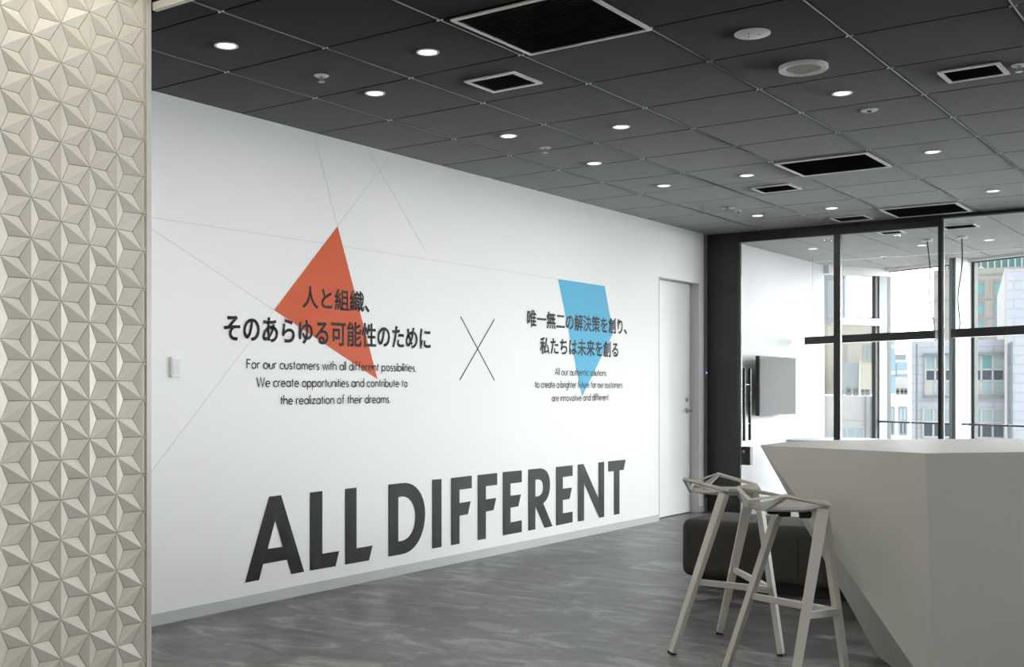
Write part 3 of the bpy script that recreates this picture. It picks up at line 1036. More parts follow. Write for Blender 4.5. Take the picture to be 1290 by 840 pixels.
    'に': [[(456, 675), (456, 595), (663, 586), (867, 595), (867, 676), (665, 663)], [(495, 268), (423, 275), (410, 210), (406, 157), (420, 94), (465, 47), (540, 17), (649, 7), (789, 13), (899, 28), (897, 112), (776, 92), (649, 86), (565, 94), (514, 114), (487, 143), (480, 176), (484, 218)], [(265, 752), (176, 760), (169, 689), (142, 512), (124, 288), (135, 104), (161, -33), (233, -28), (230, 7), (235, 52), (264, 155), (306, 276), (264, 308), (206, 162), (197, 302), (215, 501), (247, 685)]],
    '唯': [[(683, 396), (683, 267), (519, 267), (519, 396)], [(656, 806), (695, 731), (723, 659), (538, 659), (604, 815), (529, 835), (495, 741), (449, 645), (393, 553), (330, 474), (376, 416), (448, 506), (448, -81), (519, -81), (519, -8), (952, -8), (952, 62), (754, 62), (754, 199), (914, 199), (914, 267), (754, 267), (754, 396), (914, 396), (914, 464), (754, 464), (754, 591), (935, 591), (935, 659), (728, 659), (791, 687), (761, 757), (719, 832)], [(683, 464), (519, 464), (519, 591), (683, 591)], [(683, 199), (683, 62), (519, 62), (519, 199)], [(73, 748), (73, 88), (142, 88), (142, 166), (328, 166), (328, 748)], [(142, 676), (259, 676), (259, 239), (142, 239)]],
    '一': [[(44, 431), (44, 349), (960, 349), (960, 431)]],
    '無': [[(345, 113), (360, 16), (366, -71), (439, -61), (431, 25), (414, 120)], [(549, 113), (586, 16), (610, -72), (684, -56), (658, 31), (619, 126)], [(753, 120), (828, 16), (885, -82), (959, -55), (900, 42), (824, 143)], [(170, 139), (116, 33), (46, -52), (116, -81), (187, 12), (242, 121)], [(56, 250), (56, 181), (943, 181), (943, 250), (806, 250), (806, 420), (915, 420), (915, 489), (806, 489), (806, 657), (912, 657), (912, 725), (275, 725), (329, 819), (256, 840), (163, 695), (42, 578), (103, 529), (194, 618), (194, 489), (85, 489), (85, 420), (194, 420), (194, 250)], [(372, 657), (372, 489), (261, 489), (261, 657)], [(438, 657), (553, 657), (553, 489), (438, 489)], [(618, 657), (736, 657), (736, 489), (618, 489)], [(372, 420), (372, 250), (261, 250), (261, 420)], [(438, 420), (553, 420), (553, 250), (438, 250)], [(618, 420), (736, 420), (736, 250), (618, 250)]],
    '二': [[(141, 697), (141, 616), (860, 616), (860, 697)], [(57, 104), (57, 20), (945, 20), (945, 104)]],
    '解': [[(262, 528), (262, 406), (173, 406), (173, 528)], [(317, 528), (407, 528), (407, 406), (317, 406)], [(161, 586), (211, 691), (342, 691), (296, 586)], [(189, 841), (126, 664), (32, 522), (88, 478), (109, 505), (109, 320), (107, 230), (97, 133), (74, 38), (34, -48), (90, -83), (139, 30), (164, 158), (262, 158), (262, -27), (317, -27), (317, 158), (407, 158), (407, 6), (404, -4), (393, -7), (321, -7), (341, -71), (403, -69), (443, -58), (464, -34), (470, 5), (470, 586), (365, 586), (429, 725), (383, 754), (372, 751), (234, 751), (257, 826)], [(262, 349), (262, 217), (170, 217), (173, 320), (173, 349)], [(317, 349), (407, 349), (407, 217), (317, 217)], [(585, 460), (549, 337), (494, 235), (552, 204), (603, 301), (714, 301), (714, 180), (511, 180), (511, 113), (714, 113), (714, -79), (785, -79), (785, 113), (960, 113), (960, 180), (785, 180), (785, 301), (934, 301), (934, 367), (785, 367), (785, 462), (714, 462), (714, 367), (627, 367), (649, 448)], [(510, 789), (510, 726), (647, 726), (629, 658), (600, 598), (554, 546), (488, 505), (530, 454), (607, 504), (660, 567), (695, 642), (716, 726), (862, 726), (851, 599), (836, 549), (825, 542), (807, 540), (717, 544), (729, 514), (735, 482), (839, 481), (871, 488), (893, 506), (918, 580), (931, 761), (932, 789)]],
    '決': [[(91, 777), (190, 723), (270, 663), (313, 725), (232, 781), (132, 831)], [(38, 506), (139, 455), (220, 399), (263, 462), (180, 515), (79, 562)], [(66, -18), (130, -66), (215, 93), (296, 260), (238, 307), (151, 131)], [(804, 382), (631, 382), (635, 497), (635, 609), (804, 609)], [(560, 839), (560, 680), (362, 680), (362, 609), (560, 609), (560, 498), (555, 382), (307, 382), (307, 311), (544, 311), (514, 216), (462, 127), (379, 45), (261, -28), (321, -82), (442, -4), (528, 84), (584, 180), (616, 282), (665, 162), (731, 60), (814, -22), (916, -82), (940, -48), (969, -18), (870, 35), (789, 109), (726, 202), (681, 311), (961, 311), (961, 382), (877, 382), (877, 680), (635, 680), (635, 839)]],
    '策': [[(578, 844), (512, 716), (417, 615), (465, 584), (465, 549), (68, 549), (68, 483), (465, 483), (465, 405), (140, 405), (140, 146), (218, 146), (218, 340), (465, 340), (465, 253), (385, 175), (283, 107), (166, 53), (43, 15), (69, -15), (91, -48), (193, -12), (293, 36), (384, 95), (465, 163), (465, -80), (545, -80), (545, 161), (618, 101), (707, 44), (808, -5), (920, -43), (968, 22), (836, 62), (718, 116), (619, 178), (545, 245), (545, 340), (795, 340), (795, 219), (792, 209), (781, 206), (690, 206), (715, 147), (788, 148), (838, 157), (865, 179), (872, 219), (872, 405), (545, 405), (545, 483), (929, 483), (929, 549), (545, 549), (545, 613), (523, 613), (581, 688), (656, 688), (692, 627), (716, 572), (783, 596), (734, 688), (942, 688), (942, 752), (619, 752), (652, 826)], [(191, 844), (124, 717), (33, 613), (96, 571), (144, 625), (190, 688), (238, 688), (291, 570), (357, 595), (314, 688), (485, 688), (485, 752), (227, 752), (262, 825)]],
    'を': [[(882, 441), (849, 516), (767, 477), (585, 396), (567, 435), (537, 463), (498, 480), (452, 486), (381, 477), (313, 449), (362, 524), (403, 604), (573, 614), (735, 632), (736, 706), (587, 686), (431, 675), (460, 791), (378, 798), (370, 738), (353, 673), (287, 672), (118, 683), (118, 608), (282, 602), (326, 602), (244, 464), (95, 296), (163, 246), (254, 350), (333, 402), (426, 423), (485, 408), (517, 361), (431, 312), (355, 256), (301, 189), (281, 108), (301, 33), (356, -14), (438, -38), (539, -45), (680, -40), (813, -27), (815, 53), (675, 35), (542, 29), (470, 32), (413, 45), (375, 72), (361, 119), (373, 166), (405, 209), (455, 249), (519, 287), (516, 131), (593, 131), (590, 323), (793, 409)]],
    '創': [[(643, 729), (643, 177), (712, 177), (712, 729)], [(837, 835), (837, 20), (831, 2), (813, -4), (682, -3), (707, -76), (807, -74), (868, -62), (899, -35), (909, 19), (909, 835)], [(268, 654), (340, 548), (395, 575), (320, 679)], [(200, 368), (466, 368), (466, 301), (196, 301)], [(201, 418), (201, 423), (201, 482), (466, 482), (466, 418)], [(195, 193), (195, -74), (260, -74), (260, -25), (470, -25), (470, -72), (537, -72), (537, 193)], [(260, 34), (260, 135), (470, 135), (470, 34)], [(139, 536), (139, 425), (135, 324), (120, 214), (87, 104), (28, 3), (57, -17), (83, -42), (154, 95), (189, 247), (531, 247), (531, 536)], [(320, 838), (266, 762), (198, 694), (120, 634), (38, 585), (77, 522), (209, 614), (325, 732), (445, 651), (543, 576), (584, 629), (483, 702), (360, 780), (383, 817)]],
    'り': [[(339, 789), (251, 792), (243, 706), (223, 550), (212, 383), (216, 293), (223, 224), (300, 230), (295, 296), (298, 353), (325, 457), (382, 559), (460, 636), (551, 666), (620, 646), (670, 589), (700, 503), (710, 394), (680, 234), (598, 126), (475, 58), (323, 22), (370, -50), (541, -1), (674, 85), (761, 215), (792, 395), (775, 537), (728, 645), (656, 714), (564, 738), (474, 717), (396, 663), (334, 590), (292, 511), (310, 649)]],
    '私': [[(436, -20), (525, 4), (852, 57), (884, -50), (959, -19), (887, 192), (786, 427), (717, 401), (775, 265), (829, 124), (527, 80), (635, 423), (719, 799), (639, 813), (557, 438), (484, 197), (445, 99), (410, 55)], [(419, 826), (253, 776), (57, 739), (78, 680), (236, 706), (236, 558), (59, 558), (59, 488), (224, 488), (134, 313), (26, 172), (65, 101), (155, 224), (236, 377), (236, -78), (308, -78), (308, 400), (421, 241), (467, 302), (308, 477), (308, 488), (473, 488), (473, 558), (308, 558), (308, 720), (390, 741), (463, 765)]],
    'ち': [[(112, 656), (113, 578), (303, 568), (304, 568), (256, 385), (188, 212), (263, 185), (294, 231), (351, 284), (422, 322), (502, 344), (589, 352), (666, 342), (722, 314), (756, 271), (768, 219), (729, 118), (627, 60), (481, 37), (312, 47), (332, -32), (541, -36), (705, 4), (812, 89), (850, 221), (833, 301), (784, 364), (704, 405), (598, 419), (522, 414), (450, 399), (382, 373), (316, 334), (349, 442), (379, 570), (587, 585), (785, 612), (784, 689), (588, 657), (394, 641), (405, 699), (423, 783), (334, 788), (330, 705), (319, 639), (302, 639), (204, 644)]],
    '未': [[(459, 839), (459, 676), (133, 676), (133, 602), (459, 602), (459, 429), (62, 429), (62, 355), (416, 355), (338, 260), (244, 172), (140, 96), (34, 39), (89, -24), (189, 36), (287, 112), (379, 199), (459, 296), (459, -80), (538, -80), (538, 300), (619, 202), (711, 112), (810, 35), (911, -25), (966, 40), (860, 97), (756, 172), (660, 260), (581, 355), (942, 355), (942, 429), (538, 429), (538, 602), (874, 602), (874, 676), (538, 676), (538, 839)]],
    '来': [[(756, 629), (710, 526), (655, 428), (719, 406), (776, 498), (834, 605)], [(185, 600), (240, 501), (276, 408), (347, 436), (309, 527), (252, 624)], [(460, 840), (460, 719), (104, 719), (104, 648), (460, 648), (460, 396), (57, 396), (57, 324), (409, 324), (331, 234), (238, 151), (137, 80), (34, 26), (88, -36), (188, 23), (287, 98), (380, 186), (460, 282), (460, -79), (539, -79), (539, 285), (620, 187), (713, 98), (813, 21), (914, -39), (968, 23), (865, 78), (763, 150), (670, 234), (591, 324), (945, 324), (945, 396), (539, 396), (539, 648), (903, 648), (903, 719), (539, 719), (539, 840)]],
    'は': [[(255, 764), (167, 771), (161, 700), (133, 514), (115, 279), (126, 97), (153, -37), (223, -32), (221, 3), (225, 48), (255, 151), (296, 269), (255, 301), (198, 154), (188, 293), (206, 502), (238, 696)], [(676, 185), (677, 150), (672, 105), (654, 71), (620, 49), (568, 41), (519, 46), (480, 61), (455, 86), (446, 120), (455, 153), (482, 179), (522, 195), (574, 201), (627, 197)], [(749, 770), (659, 770), (663, 709), (663, 585), (569, 583), (399, 591), (399, 516), (567, 509), (663, 511), (673, 254), (580, 263), (493, 251), (428, 219), (388, 171), (374, 112), (388, 52), (428, 7), (493, -21), (582, -31), (666, -17), (719, 19), (747, 70), (755, 130), (755, 151), (831, 100), (906, 35), (950, 102), (862, 172), (752, 231), (740, 516), (913, 535), (913, 612), (740, 589), (743, 710)]],
}


def line_contours(text, x0, x1, base, top, ref, hmin, hmax, lead, trail):
    """set Japanese text between two wall points: contours in (y, z)"""
    em = (top - base) / (hmax - hmin)
    span = (len(text) - 1) * 1000 + trail - lead
    kx = (x1 - x0) / span
    out = []
    for i, ch in enumerate(text):
        out.append([[(x0 + (i * 1000 + a - lead) * kx, base + (b - hmin) * em) for a, b in c] for c in GLYPHS[ch]])
    return out, em


def japanese_line(root, text, pl, pr, ptop, pbot, pxm, first, last, hmin, hmax, weight=20):
    y0 = wall_yz(pl, 450)[0]
    y1 = wall_yz(pr, 450)[0]
    zt = wall_yz(pxm, ptop)[1]
    zb = wall_yz(pxm, pbot)[1]
    cs, em = line_contours(text, y0, y1, zb, zt, None, hmin, hmax, first, last)
    w = weight * em
    for cc in cs:
        # bold weight: the outlines are drawn over with a broad pen
        pen = MB()
        for c in cc:
            q = [Vector(p) for p in c]
            for i, p in enumerate(q):
                n = q[(i + 1) % len(q)]
                if (n - p).length < 1e-6:
                    continue
                d = (n - p).normalized()
                s = Vector((-d.y, d.x)) * w
                d *= w * 0.8
                pen.face([(XW + 0.0033, a.x, a.y) for a in (p - d - s, n + d - s, n + d + s, p - d + s)])
        o = flat_shape('character', cc, M['vinyl'], XW + 0.003, root)
        bm = bmesh.new()
        bm.from_mesh(o.data)
        bv = [bm.verts.new(p) for p in pen.v]
        for f in pen.f:
            bm.faces.new([bv[i] for i in f])
        bm.to_mesh(o.data)
        bm.free()


w1 = thing('wall_heading', 'two line black Japanese heading across the orange triangle', 'wall lettering', (XW, wall_yz(410, 400)[0], wall_yz(410, 428)[1]), 'wall headings')
japanese_line(w1, '人と組織、', 380.7, 465.0, 360.3, 388.4, 392, 43 - 20, 341 + 20, -96, 863)
japanese_line(w1, 'そのあらゆる可能性のために', 282.0, 542.1, 397.6, 428.8, 294, 102 - 20, 899 + 20, -63, 788)
w2 = thing('wall_heading', 'two line Japanese heading across the blue shape', 'wall lettering', (XW, wall_yz(725, 400)[0], wall_yz(725, 446)[1]), 'wall headings')
japanese_line(w2, '唯一無二の解決策を創り、', 663.8, 789.3, 390.0, 412.2, 669, 73 - 20, 341 + 20, -101, 855)
japanese_line(w2, '私たちは未来を創る', 680.0, 778.5, 424.6, 446.2, 686, 26 - 20, 856 + 20, -98, 846)


# a light geometric sans drawn with strokes: x-height 0.64, capitals 1.0, ascenders 1.05, descenders -0.34
def arc(cx, cy, rx, ry, a0, a1, n=14):
    return [(cx + rx * math.cos(math.radians(a0 + (a1 - a0) * i / n)), cy + ry * math.sin(math.radians(a0 + (a1 - a0) * i / n))) for i in range(n + 1)]


X = 0.62
BOWL = arc(0.29, X / 2, 0.28, X / 2, 0, 360, 22)
SANS = {
    'a': (0.58, [BOWL, [(0.58, 0), (0.58, X)]]),
    'b': (0.58, [BOWL, [(0.0, 0), (0.0, 1.05)]]),
    'c': (0.46, [arc(0.29, X / 2, 0.29, X / 2, 48, 312)]),
    'd': (0.58, [BOWL, [(0.58, 0), (0.58, 1.05)]]),
    'e': (0.56, [[(0.02, 0.33), (0.55, 0.33)] + arc(0.28, X / 2, 0.27, X / 2, 4, 318)[0:]]),
    'f': (0.30, [[(0.12, 0)] + [(0.12, 0.85)] + arc(0.27, 0.87, 0.15, 0.17, 180, 70, 6), [(0.0, X), (0.28, X)]]),
    'g': (0.58, [BOWL, [(0.58, X), (0.58, -0.10)] + arc(0.30, -0.12, 0.28, 0.22, 0, -150, 8)]),
    'h': (0.50, [[(0, 0), (0, 1.05)], [(0, 0.36)] + arc(0.25, 0.36, 0.25, X - 0.36, 180, 0, 10) + [(0.5, 0)]]),
    'i': (0.0, [[(0, 0), (0, X)], [(0, 0.84), (0, 0.94)]]),
    'l': (0.0, [[(0, 0), (0, 1.05)]]),
    'm': (0.80, [[(0, 0), (0, X)], [(0, 0.38)] + arc(0.2, 0.38, 0.2, X - 0.38, 180, 0, 8) + [(0.4, 0)], [(0.4, 0.38)] + arc(0.6, 0.38, 0.2, X - 0.38, 180, 0, 8) + [(0.8, 0)]]),
    'n': (0.50, [[(0, 0), (0, X)], [(0, 0.36)] + arc(0.25, 0.36, 0.25, X - 0.36, 180, 0, 10) + [(0.5, 0)]]),
    'o': (0.58, [BOWL]),
    'p': (0.58, [BOWL, [(0, X), (0, -0.34)]]),
    'r': (0.24, [[(0, 0), (0, X)], [(0, 0.40)] + arc(0.22, 0.40, 0.22, X - 0.40, 180, 70, 6)]),
    's': (0.34, [arc(0.17, 0.465, 0.15, 0.155, 35, 235, 9) + arc(0.17, 0.165, 0.16, 0.165, 70, -145, 10)]),
    't': (0.26, [[(0.13, 0), (0.13, 0.88)], [(0, X), (0.26, X)]]),
    'u': (0.50, [[(0, X), (0, 0.25)] + arc(0.25, 0.25, 0.25, 0.25, 180, 360, 10) + [(0.5, X)]]),
    'v': (0.50, [[(0, X), (0.25, 0), (0.5, X)]]),
    'w': (0.76, [[(0, X), (0.19, 0), (0.38, X), (0.57, 0), (0.76, X)]]),
    'z': (0.44, [[(0.02, X - 0.04), (0.42, X - 0.04), (0.02, 0.04), (0.44, 0.04)]]),
    'F': (0.44, [[(0, 0), (0, 0.95), (0.44, 0.95)], [(0, 0.52), (0.40, 0.52)]]),
    'W': (1.04, [[(0, 1), (0.26, 0), (0.52, 1), (0.78, 0), (1.04, 1)]]),
    'A': (0.74, [[(0, 0), (0.37, 1), (0.74, 0)], [(0.13, 0.34), (0.61, 0.34)]]),
    ',': (0.06, [[(0.06, 0.06), (0.0, -0.14)]]),
    '.': (0.05, [[(0.025, -0.01), (0.025, 0.10)]]),
}
GAP, WORD = 0.185, 0.36


def latin_line(root, text, pl, pr, pbase, ptop, pxm, cap=None, stroke=0.128):
    y0 = wall_yz(pl, 470)[0]
    y1 = wall_yz(pr, 470)[0]
    zb = wall_yz(pxm, pbase)[1]
    size = cap if cap else wall_yz(pxm, ptop)[1] - zb
    x, words = 0.0, [[]]
    for ch in text:
        if ch == ' ':
            x += WORD
            words.append([])
            continue
        w, ss = SANS[ch]
        words[-1] += [[(x + a, b) for a, b in s] for s in ss]
        x += w + GAP
    total = x - GAP
    kx = (y1 - y0) / total
    for strokes in words:
        mb = MB()
        for s in strokes:
            p = [Vector((a * kx / size, b)) for a, b in s]
            closed = (p[0] - p[-1]).length < 1e-4
            n = len(p)
            left, right = [], []
            for i in range(n):
                a = p[i - 1] if i > 0 else (p[-2] if closed else None)
                b = p[i + 1] if i < n - 1 else (p[1] if closed else None)
                d0 = (p[i] - a).normalized() if a is not None else None
                d1 = (b - p[i]).normalized() if b is not None else None
                d0 = d0 or d1
                d1 = d1 or d0
                t = (d0 + d1).normalized()
                nrm = Vector((-t.y, t.x))
                k = stroke / 2 / max(0.45, nrm.dot(Vector((-d1.y, d1.x))))
                left.append(p[i] + nrm * k)
                right.append(p[i] - nrm * k)
            for i in range(n - 1):
                q = [left[i], right[i], right[i + 1], left[i + 1]]
                mb.face([(XW + 0.0032, y0 + a.x * size, zb + a.y * size) for a in q])
        mb.build('word', M['vinyl'], root, recalc=False)
    return size


w3 = thing('wall_text', 'three line black English sentence below the orange triangle', 'wall lettering', (XW, wall_yz(415, 480)[0], wall_yz(415, 509)[1]), 'small English texts')
cap = latin_line(w3, 'For our customers with all different possibilities,', 310.7, 523.7, 463.9, 452.3, 315)
latin_line(w3, 'We create opportunities and contribute to', 323.2, 512.7, 487.0, 475.6, 330, cap)
latin_line(w3, 'the realization of their dreams.', 353.1, 491.1, 509.3, 0, 358, cap)
w4 = thing('wall_text', 'three line small English sentence at the tip of the blue shape', 'wall lettering', (XW, wall_yz(730, 480)[0], wall_yz(730, 504)[1]), 'small English texts')
cap = latin_line(w4, 'All our authentic solutions', 699.1, 763.1, 472.3, 463.8, 702)
latin_line(w4, 'to create a brighter future for our customers', 673.9, 783.7, 488.2, 0, 676, cap)
latin_line(w4, 'are innovative and different.', 695.0, 767.0, 505.2, 0, 698, cap)

# coloured shapes and hairlines
o = flat_shape('orange_triangle', [[wall_yz(*p) for p in ((425, 285), (345.3, 390.5), (475.3, 477.5))]], M['orange'], XW + 0.0018)
tag(o, 'orange triangle behind the first Japanese heading on the white wall', 'wall graphic')
o = flat_shape('blue_quadrilateral', [[wall_yz(*p) for p in ((702.9, 351.5), (761.5, 360.2), (772.2, 419.3), (733.3, 499.0))]], M['blue'], XW + 0.0018)
tag(o, 'light blue pointed four sided shape behind the second Japanese heading', 'wall graphic')


def wall_line(name, p, q, w, m, label, group, x=0.0012):
    a, b = Vector(wall_yz(*p)), Vector(wall_yz(*q))
    d = (b - a).normalized()
    n = Vector((-d.y, d.x)) * w / 2
    o = flat_shape(name, [[tuple(a + n), tuple(a - n), tuple(b - n), tuple(b + n)]], m, XW + x)
    return tag(o, label, 'wall line', group) if label else o


HL = 'fine lines on the white wall'
wall_line('hairline', (190, 273.5), (703, 351.5), 0.0036, M['hair'], 'fine grey line running from the tiled wall to the top of the blue shape', HL, 0.0008)
wall_line('hairline', (190, 287.5), (345, 390.3), 0.0036, M['hair'], 'fine grey line from the tiled wall to the left point of the orange triangle', HL, 0.0010)
wall_line('hairline', (190, 595), (345, 390.8), 0.0036, M['hair'], 'fine grey line falling from the orange triangle towards the tiled wall', HL, 0.0012)
wall_line('hairline', (425, 285), (489, 200), 0.0036, M['hair'], 'fine grey line rising from the top of the orange triangle towards the counter side', HL, 0.0010)
wall_line('hairline', (425, 285), (398, 178), 0.0036, M['hair'], 'fine grey line rising steeply from the top of the orange triangle towards the tiled wall', HL, 0.0012)
wall_line('hairline', (466, 193), (536, 316), 0.003, M['hair'], 'faint short line slanting down to the first long line, past the orange triangle', HL, 0.0014)
cm = thing('cross_mark', 'thin black X between the orange triangle and the blue shape', 'wall graphic', (XW, wall_yz(601, 440)[0], wall_yz(601, 478)[1]))
for (p, q), xo in zip((((580.0, 398.7), (622.8, 479.2)), ((622.5, 402.2), (579.0, 478.6))), (0.0012, 0.0020)):
    put_under(wall_line('stroke', p, q, 0.0085, M['vinyl'], None, None, xo), cm)

# the big sign: cut letters, outlines and counters
A5 = lambda p: wall_yz(290 + p[0] / 4.2, 560 + p[1] / 4.2)
A6 = lambda p: wall_yz(540 + p[0] / 4.777, 560 + p[1] / 4.777)


def bez(p0, p1, p2, p3, n=10):
    return [tuple((1 - t) ** 3 * p0[i] + 3 * (1 - t) ** 2 * t * p1[i] + 3 * (1 - t) * t * t * p2[i] + t ** 3 * p3[i] for i in (0, 1)) for t in (k / n for k in range(n + 1))]


LETTERS = [
    (A5, [[(205, 275), (268, 267), (390, 672), (322, 685), (300, 608), (173, 631), (151, 716), (77, 730)], [(237, 398), (277, 540), (197, 551)]]),
    (A5, [[(421, 253), (486, 245), (486, 577), (575, 562), (556, 643), (421, 666)]]),
    (A5, [[(607, 234), (667, 227), (667, 548), (752, 533), (733, 612), (607, 634)]]),
    (A5, [[(836, 211), (905, 203)] + bez((905, 203), (985, 190), (1030, 270), (1030, 362)) + bez((1030, 362), (1030, 470), (985, 566), (905, 580))[1:] + [(836, 592)],
          [(888, 278), (900, 275)] + bez((900, 275), (950, 268), (978, 315), (978, 378)) + bez((978, 378), (978, 450), (950, 503), (900, 510))[1:] + [(888, 512)]]),
    (A6, [[(20, 211), (76, 206), (76, 615), (20, 625)]]),
    (A6, [[(133, 201), (258, 186), (258, 261), (184, 271), (184, 351), (251, 340), (235, 418), (184, 427), (184, 596), (133, 605)]]),
    (A6, [[(294, 183), (411, 170), (411, 241), (343, 250), (343, 329), (405, 320), (389, 393), (343, 403), (343, 566), (294, 574)]]),
    (A6, [[(445, 165), (559, 154), (559, 225), (491, 234), (491, 307), (554, 299), (538, 371), (491, 379), (491, 468), (559, 454), (559, 525), (445, 546)]]),
    (A6, [[(598, 150), (665, 143)] + bez((665, 143), (715, 140), (729, 190), (729, 240)) + bez((729, 240), (729, 300), (710, 336), (688, 352))[1:] + [(744, 490), (696, 500), (641, 370), (641, 509), (598, 517)],
          [(641, 211), (652, 209)] + bez((652, 209), (680, 207), (687, 230), (687, 255)) + bez((687, 255), (687, 285), (678, 306), (652, 311))[1:] + [(641, 313)]]),
    (A6, [[(765, 134), (865, 124), (865, 187), (806, 195), (806, 265), (861, 258), (847, 326), (806, 333), (806, 413), (865, 402), (865, 466), (765, 487)]]),
    (A6, [[(896, 120), (930, 116), (1020, 322), (1020, 107), (1055, 103), (1055, 434), (1026, 439), (934, 234), (934, 456), (896, 463)]]),
    (A6, [[(1079, 100), (1184, 90), (1172, 151), (1147, 154), (1147, 416), (1114, 422), (1114, 159), (1079, 162)]]),
]
sg = thing('wall_sign', 'huge black capital lettering along the foot of the white wall', 'sign', (XW, wall_yz(560, 600)[0], wall_yz(308, 733)[1]))
for fn, cs in LETTERS:
    flat_shape('letter', [[fn(p) for p in c] for c in cs], M['vinyl'], XW + 0.0022, sg, thick=0.001)

# small control panel and its violet light
cp = thing('wall_switch', 'small white control panel with a violet lit edge on the white wall', 'switch', (XW, 3.806, 1.256))
mb = MB()
mb.box((XW, 3.778, 1.256), (XW + 0.016, 3.838, 1.362))
mb.build('case', M['white'], cp, bevel=0.003)
mb = MB()
mb.box((XW + 0.016, 3.785, 1.270), (XW + 0.0185, 3.832, 1.350))
mb.build('face_plate', mat('pale grey plate', rgb(205, 208, 207), 0.35), cp, bevel=0.001)
mb = MB()
mb.box((XW + 0.016, 3.785, 1.351), (XW + 0.018, 3.832, 1.3545))
mb.box((XW + 0.016, 3.7815, 1.318), (XW + 0.018, 3.785, 1.3545))
mb.box((XW + 0.016, 3.832, 1.325), (XW + 0.018, 3.8345, 1.3545))
mb.build('light_strip', mat('pale violet strip', rgb(196, 188, 250), 0.4, emit=0.35), cp)
cr = thing('card_reader', 'slim grey reader with a violet dot beside the black column', 'card reader', (XW - 0.002, 10.305, 1.30))
mb = MB()
mb.box((XW - 0.002, 10.282, 1.30), (XW + 0.010, 10.328, 1.40))
mb.build('case', M['colgrey'], cr, bevel=0.002)
mb = MB()
mb.lathe([(0.008, 0), (0.008, 0.003), (0, 0.0031)], (XW + 0.010, 10.305, 1.352), 14, axis='x')
mb.build('indicator', M['led'], cr)
so = thing('floor_socket', 'small black outlet low on the wall beside the black column', 'outlet', (XW - 0.002, 10.31, 0.135))
mb = MB()
mb.box((XW - 0.002, 10.290, 0.135), (XW + 0.008, 10.33, 0.195))
mb.build('case', M['black'], so, bevel=0.002)
mb = MB()
mb.box((XW + 0.008, 10.300, 0.150), (XW + 0.0095, 10.32, 0.180))
mb.build('insert', M['steel2'], so)

# ------------------------------------------------------------------ screen in the meeting room
tv = thing('wall_television', 'flat grey screen on the meeting room wall behind the glass door', 'television', (-4.53, 11.853, 0.91))
mb = MB()
mb.box((-4.545, 11.32, 0.912), (-4.502, 12.388, 1.540))
body = mb.build('casing', M['black'], tv, bevel=0.004)
mb = MB()
mb.box((-4.502, 11.333, 0.926), (-4.4995, 12.376, 1.528))
mb.build('screen', M['screen'], tv)
mb = MB()
mb.box((-4.595, 11.60, 1.05), (-4.545, 12.10, 1.40))
mb.build('back_housing', M['black'], tv, bevel=0.006)
mb = MB()
mb.box((XW - 0.011, 11.7, 1.10), (-4.595, 12.0, 1.36))
mb.build('wall_bracket', M['steel'], tv)

# ------------------------------------------------------------------ round table behind the counter
rt = thing('round_table', 'round blue grey table top in the meeting room, showing past the counter tip', 'table', (-3.80, 11.90, 0))
mb = MB()
mb.lathe([(0.0, 0.634), (0.585, 0.634), (0.600, 0.640), (0.600, 0.654), (0.590, 0.660), (0.0, 0.660)], (-3.80, 11.90, 0), 48)
mb.build('tabletop', M['table'], rt, smooth=True)
mb = MB()
mb.lathe([(0.038, 0.012), (0.038, 0.60), (0.10, 0.634)], (-3.80, 11.90, 0), 24)
mb.build('pedestal', M['steel'], rt, smooth=True)
mb = MB()
mb.lathe([(0.28, 0.0), (0.28, 0.008), (0.05, 0.016)], (-3.80, 11.90, 0), 40)
mb.build('base_plate', M['steel'], rt, smooth=True)

# ------------------------------------------------------------------ linear pendants in the meeting room
def pendant(right_end, length, cord_end, canopy, label):
    z = right_end.z
    e1 = right_end
    e0 = e1 - DB * length
    root = thing('linear_pendant', label, 'pendant light', (e0 + e1) / 2, 'linear pendants in the meeting room')
    mb = MB()
    mb.obox(e0 - NB * 0.025 + UP * -0.042, DB * length, NB * 0.05, UP * 0.084)
    body = mb.build('housing', M['black'], root, bevel=0.002)
    mb = MB()
    mb.obox(e0 + DB * 0.02 - NB * 0.018 + UP * -0.0445, DB * (length - 0.04), NB * 0.036, UP * 0.0035)
    mb.build('diffuser', M['softlamp'], root)
    mb = MB()
    for s in (0.10, length - 0.10):
        p = e0 + DB * s + UP * 0.042
        mb.tube([p, Vector((p.x, p.y, H))], 0.0011, 6)
    mb.build('suspension_wire', M['cable'], root)
    c0 = Vector((canopy.x, canopy.y, H))
    pts = []
    for i in range(19):
        t = i / 18
        p = c0.lerp(cord_end + UP * 0.042, t)
        w = 0.045 * math.sin(t * 6.6 + 0.4) * (0.3 + t) * math.sin(math.pi * t) ** 0.7
        pts.append(p + DB * w + NB * w * 0.4)
    mb = MB()
    mb.tube(pts, 0.0058, 8)
    mb.build('power_cord', M['cable'], root, smooth=True)
    mb = MB()
    mb.lathe([(0.055, 0), (0.055, -0.018), (0.048, -0.024), (0, -0.0245)], (c0.x, c0.y, H), 24)
    mb.build('canopy', M['white'], root, smooth=True)
    return root


PZ = 1.745
pe = on_z(1180, 421, PZ)
pendant(pe, 1.80, pe - DB * 0.03, on_z(1167.7, 301, H), 'black linear pendant hanging before the window corner, crossing the thick mullion')
pe2 = on_z(1200, 420, PZ)
pendant(pe2 + DB * 1.8, 1.80, pe2 + DB * 0.08, on_z(1211.9, 297.2, H), 'black linear pendant hanging before the deep white fin, further from the white wall')

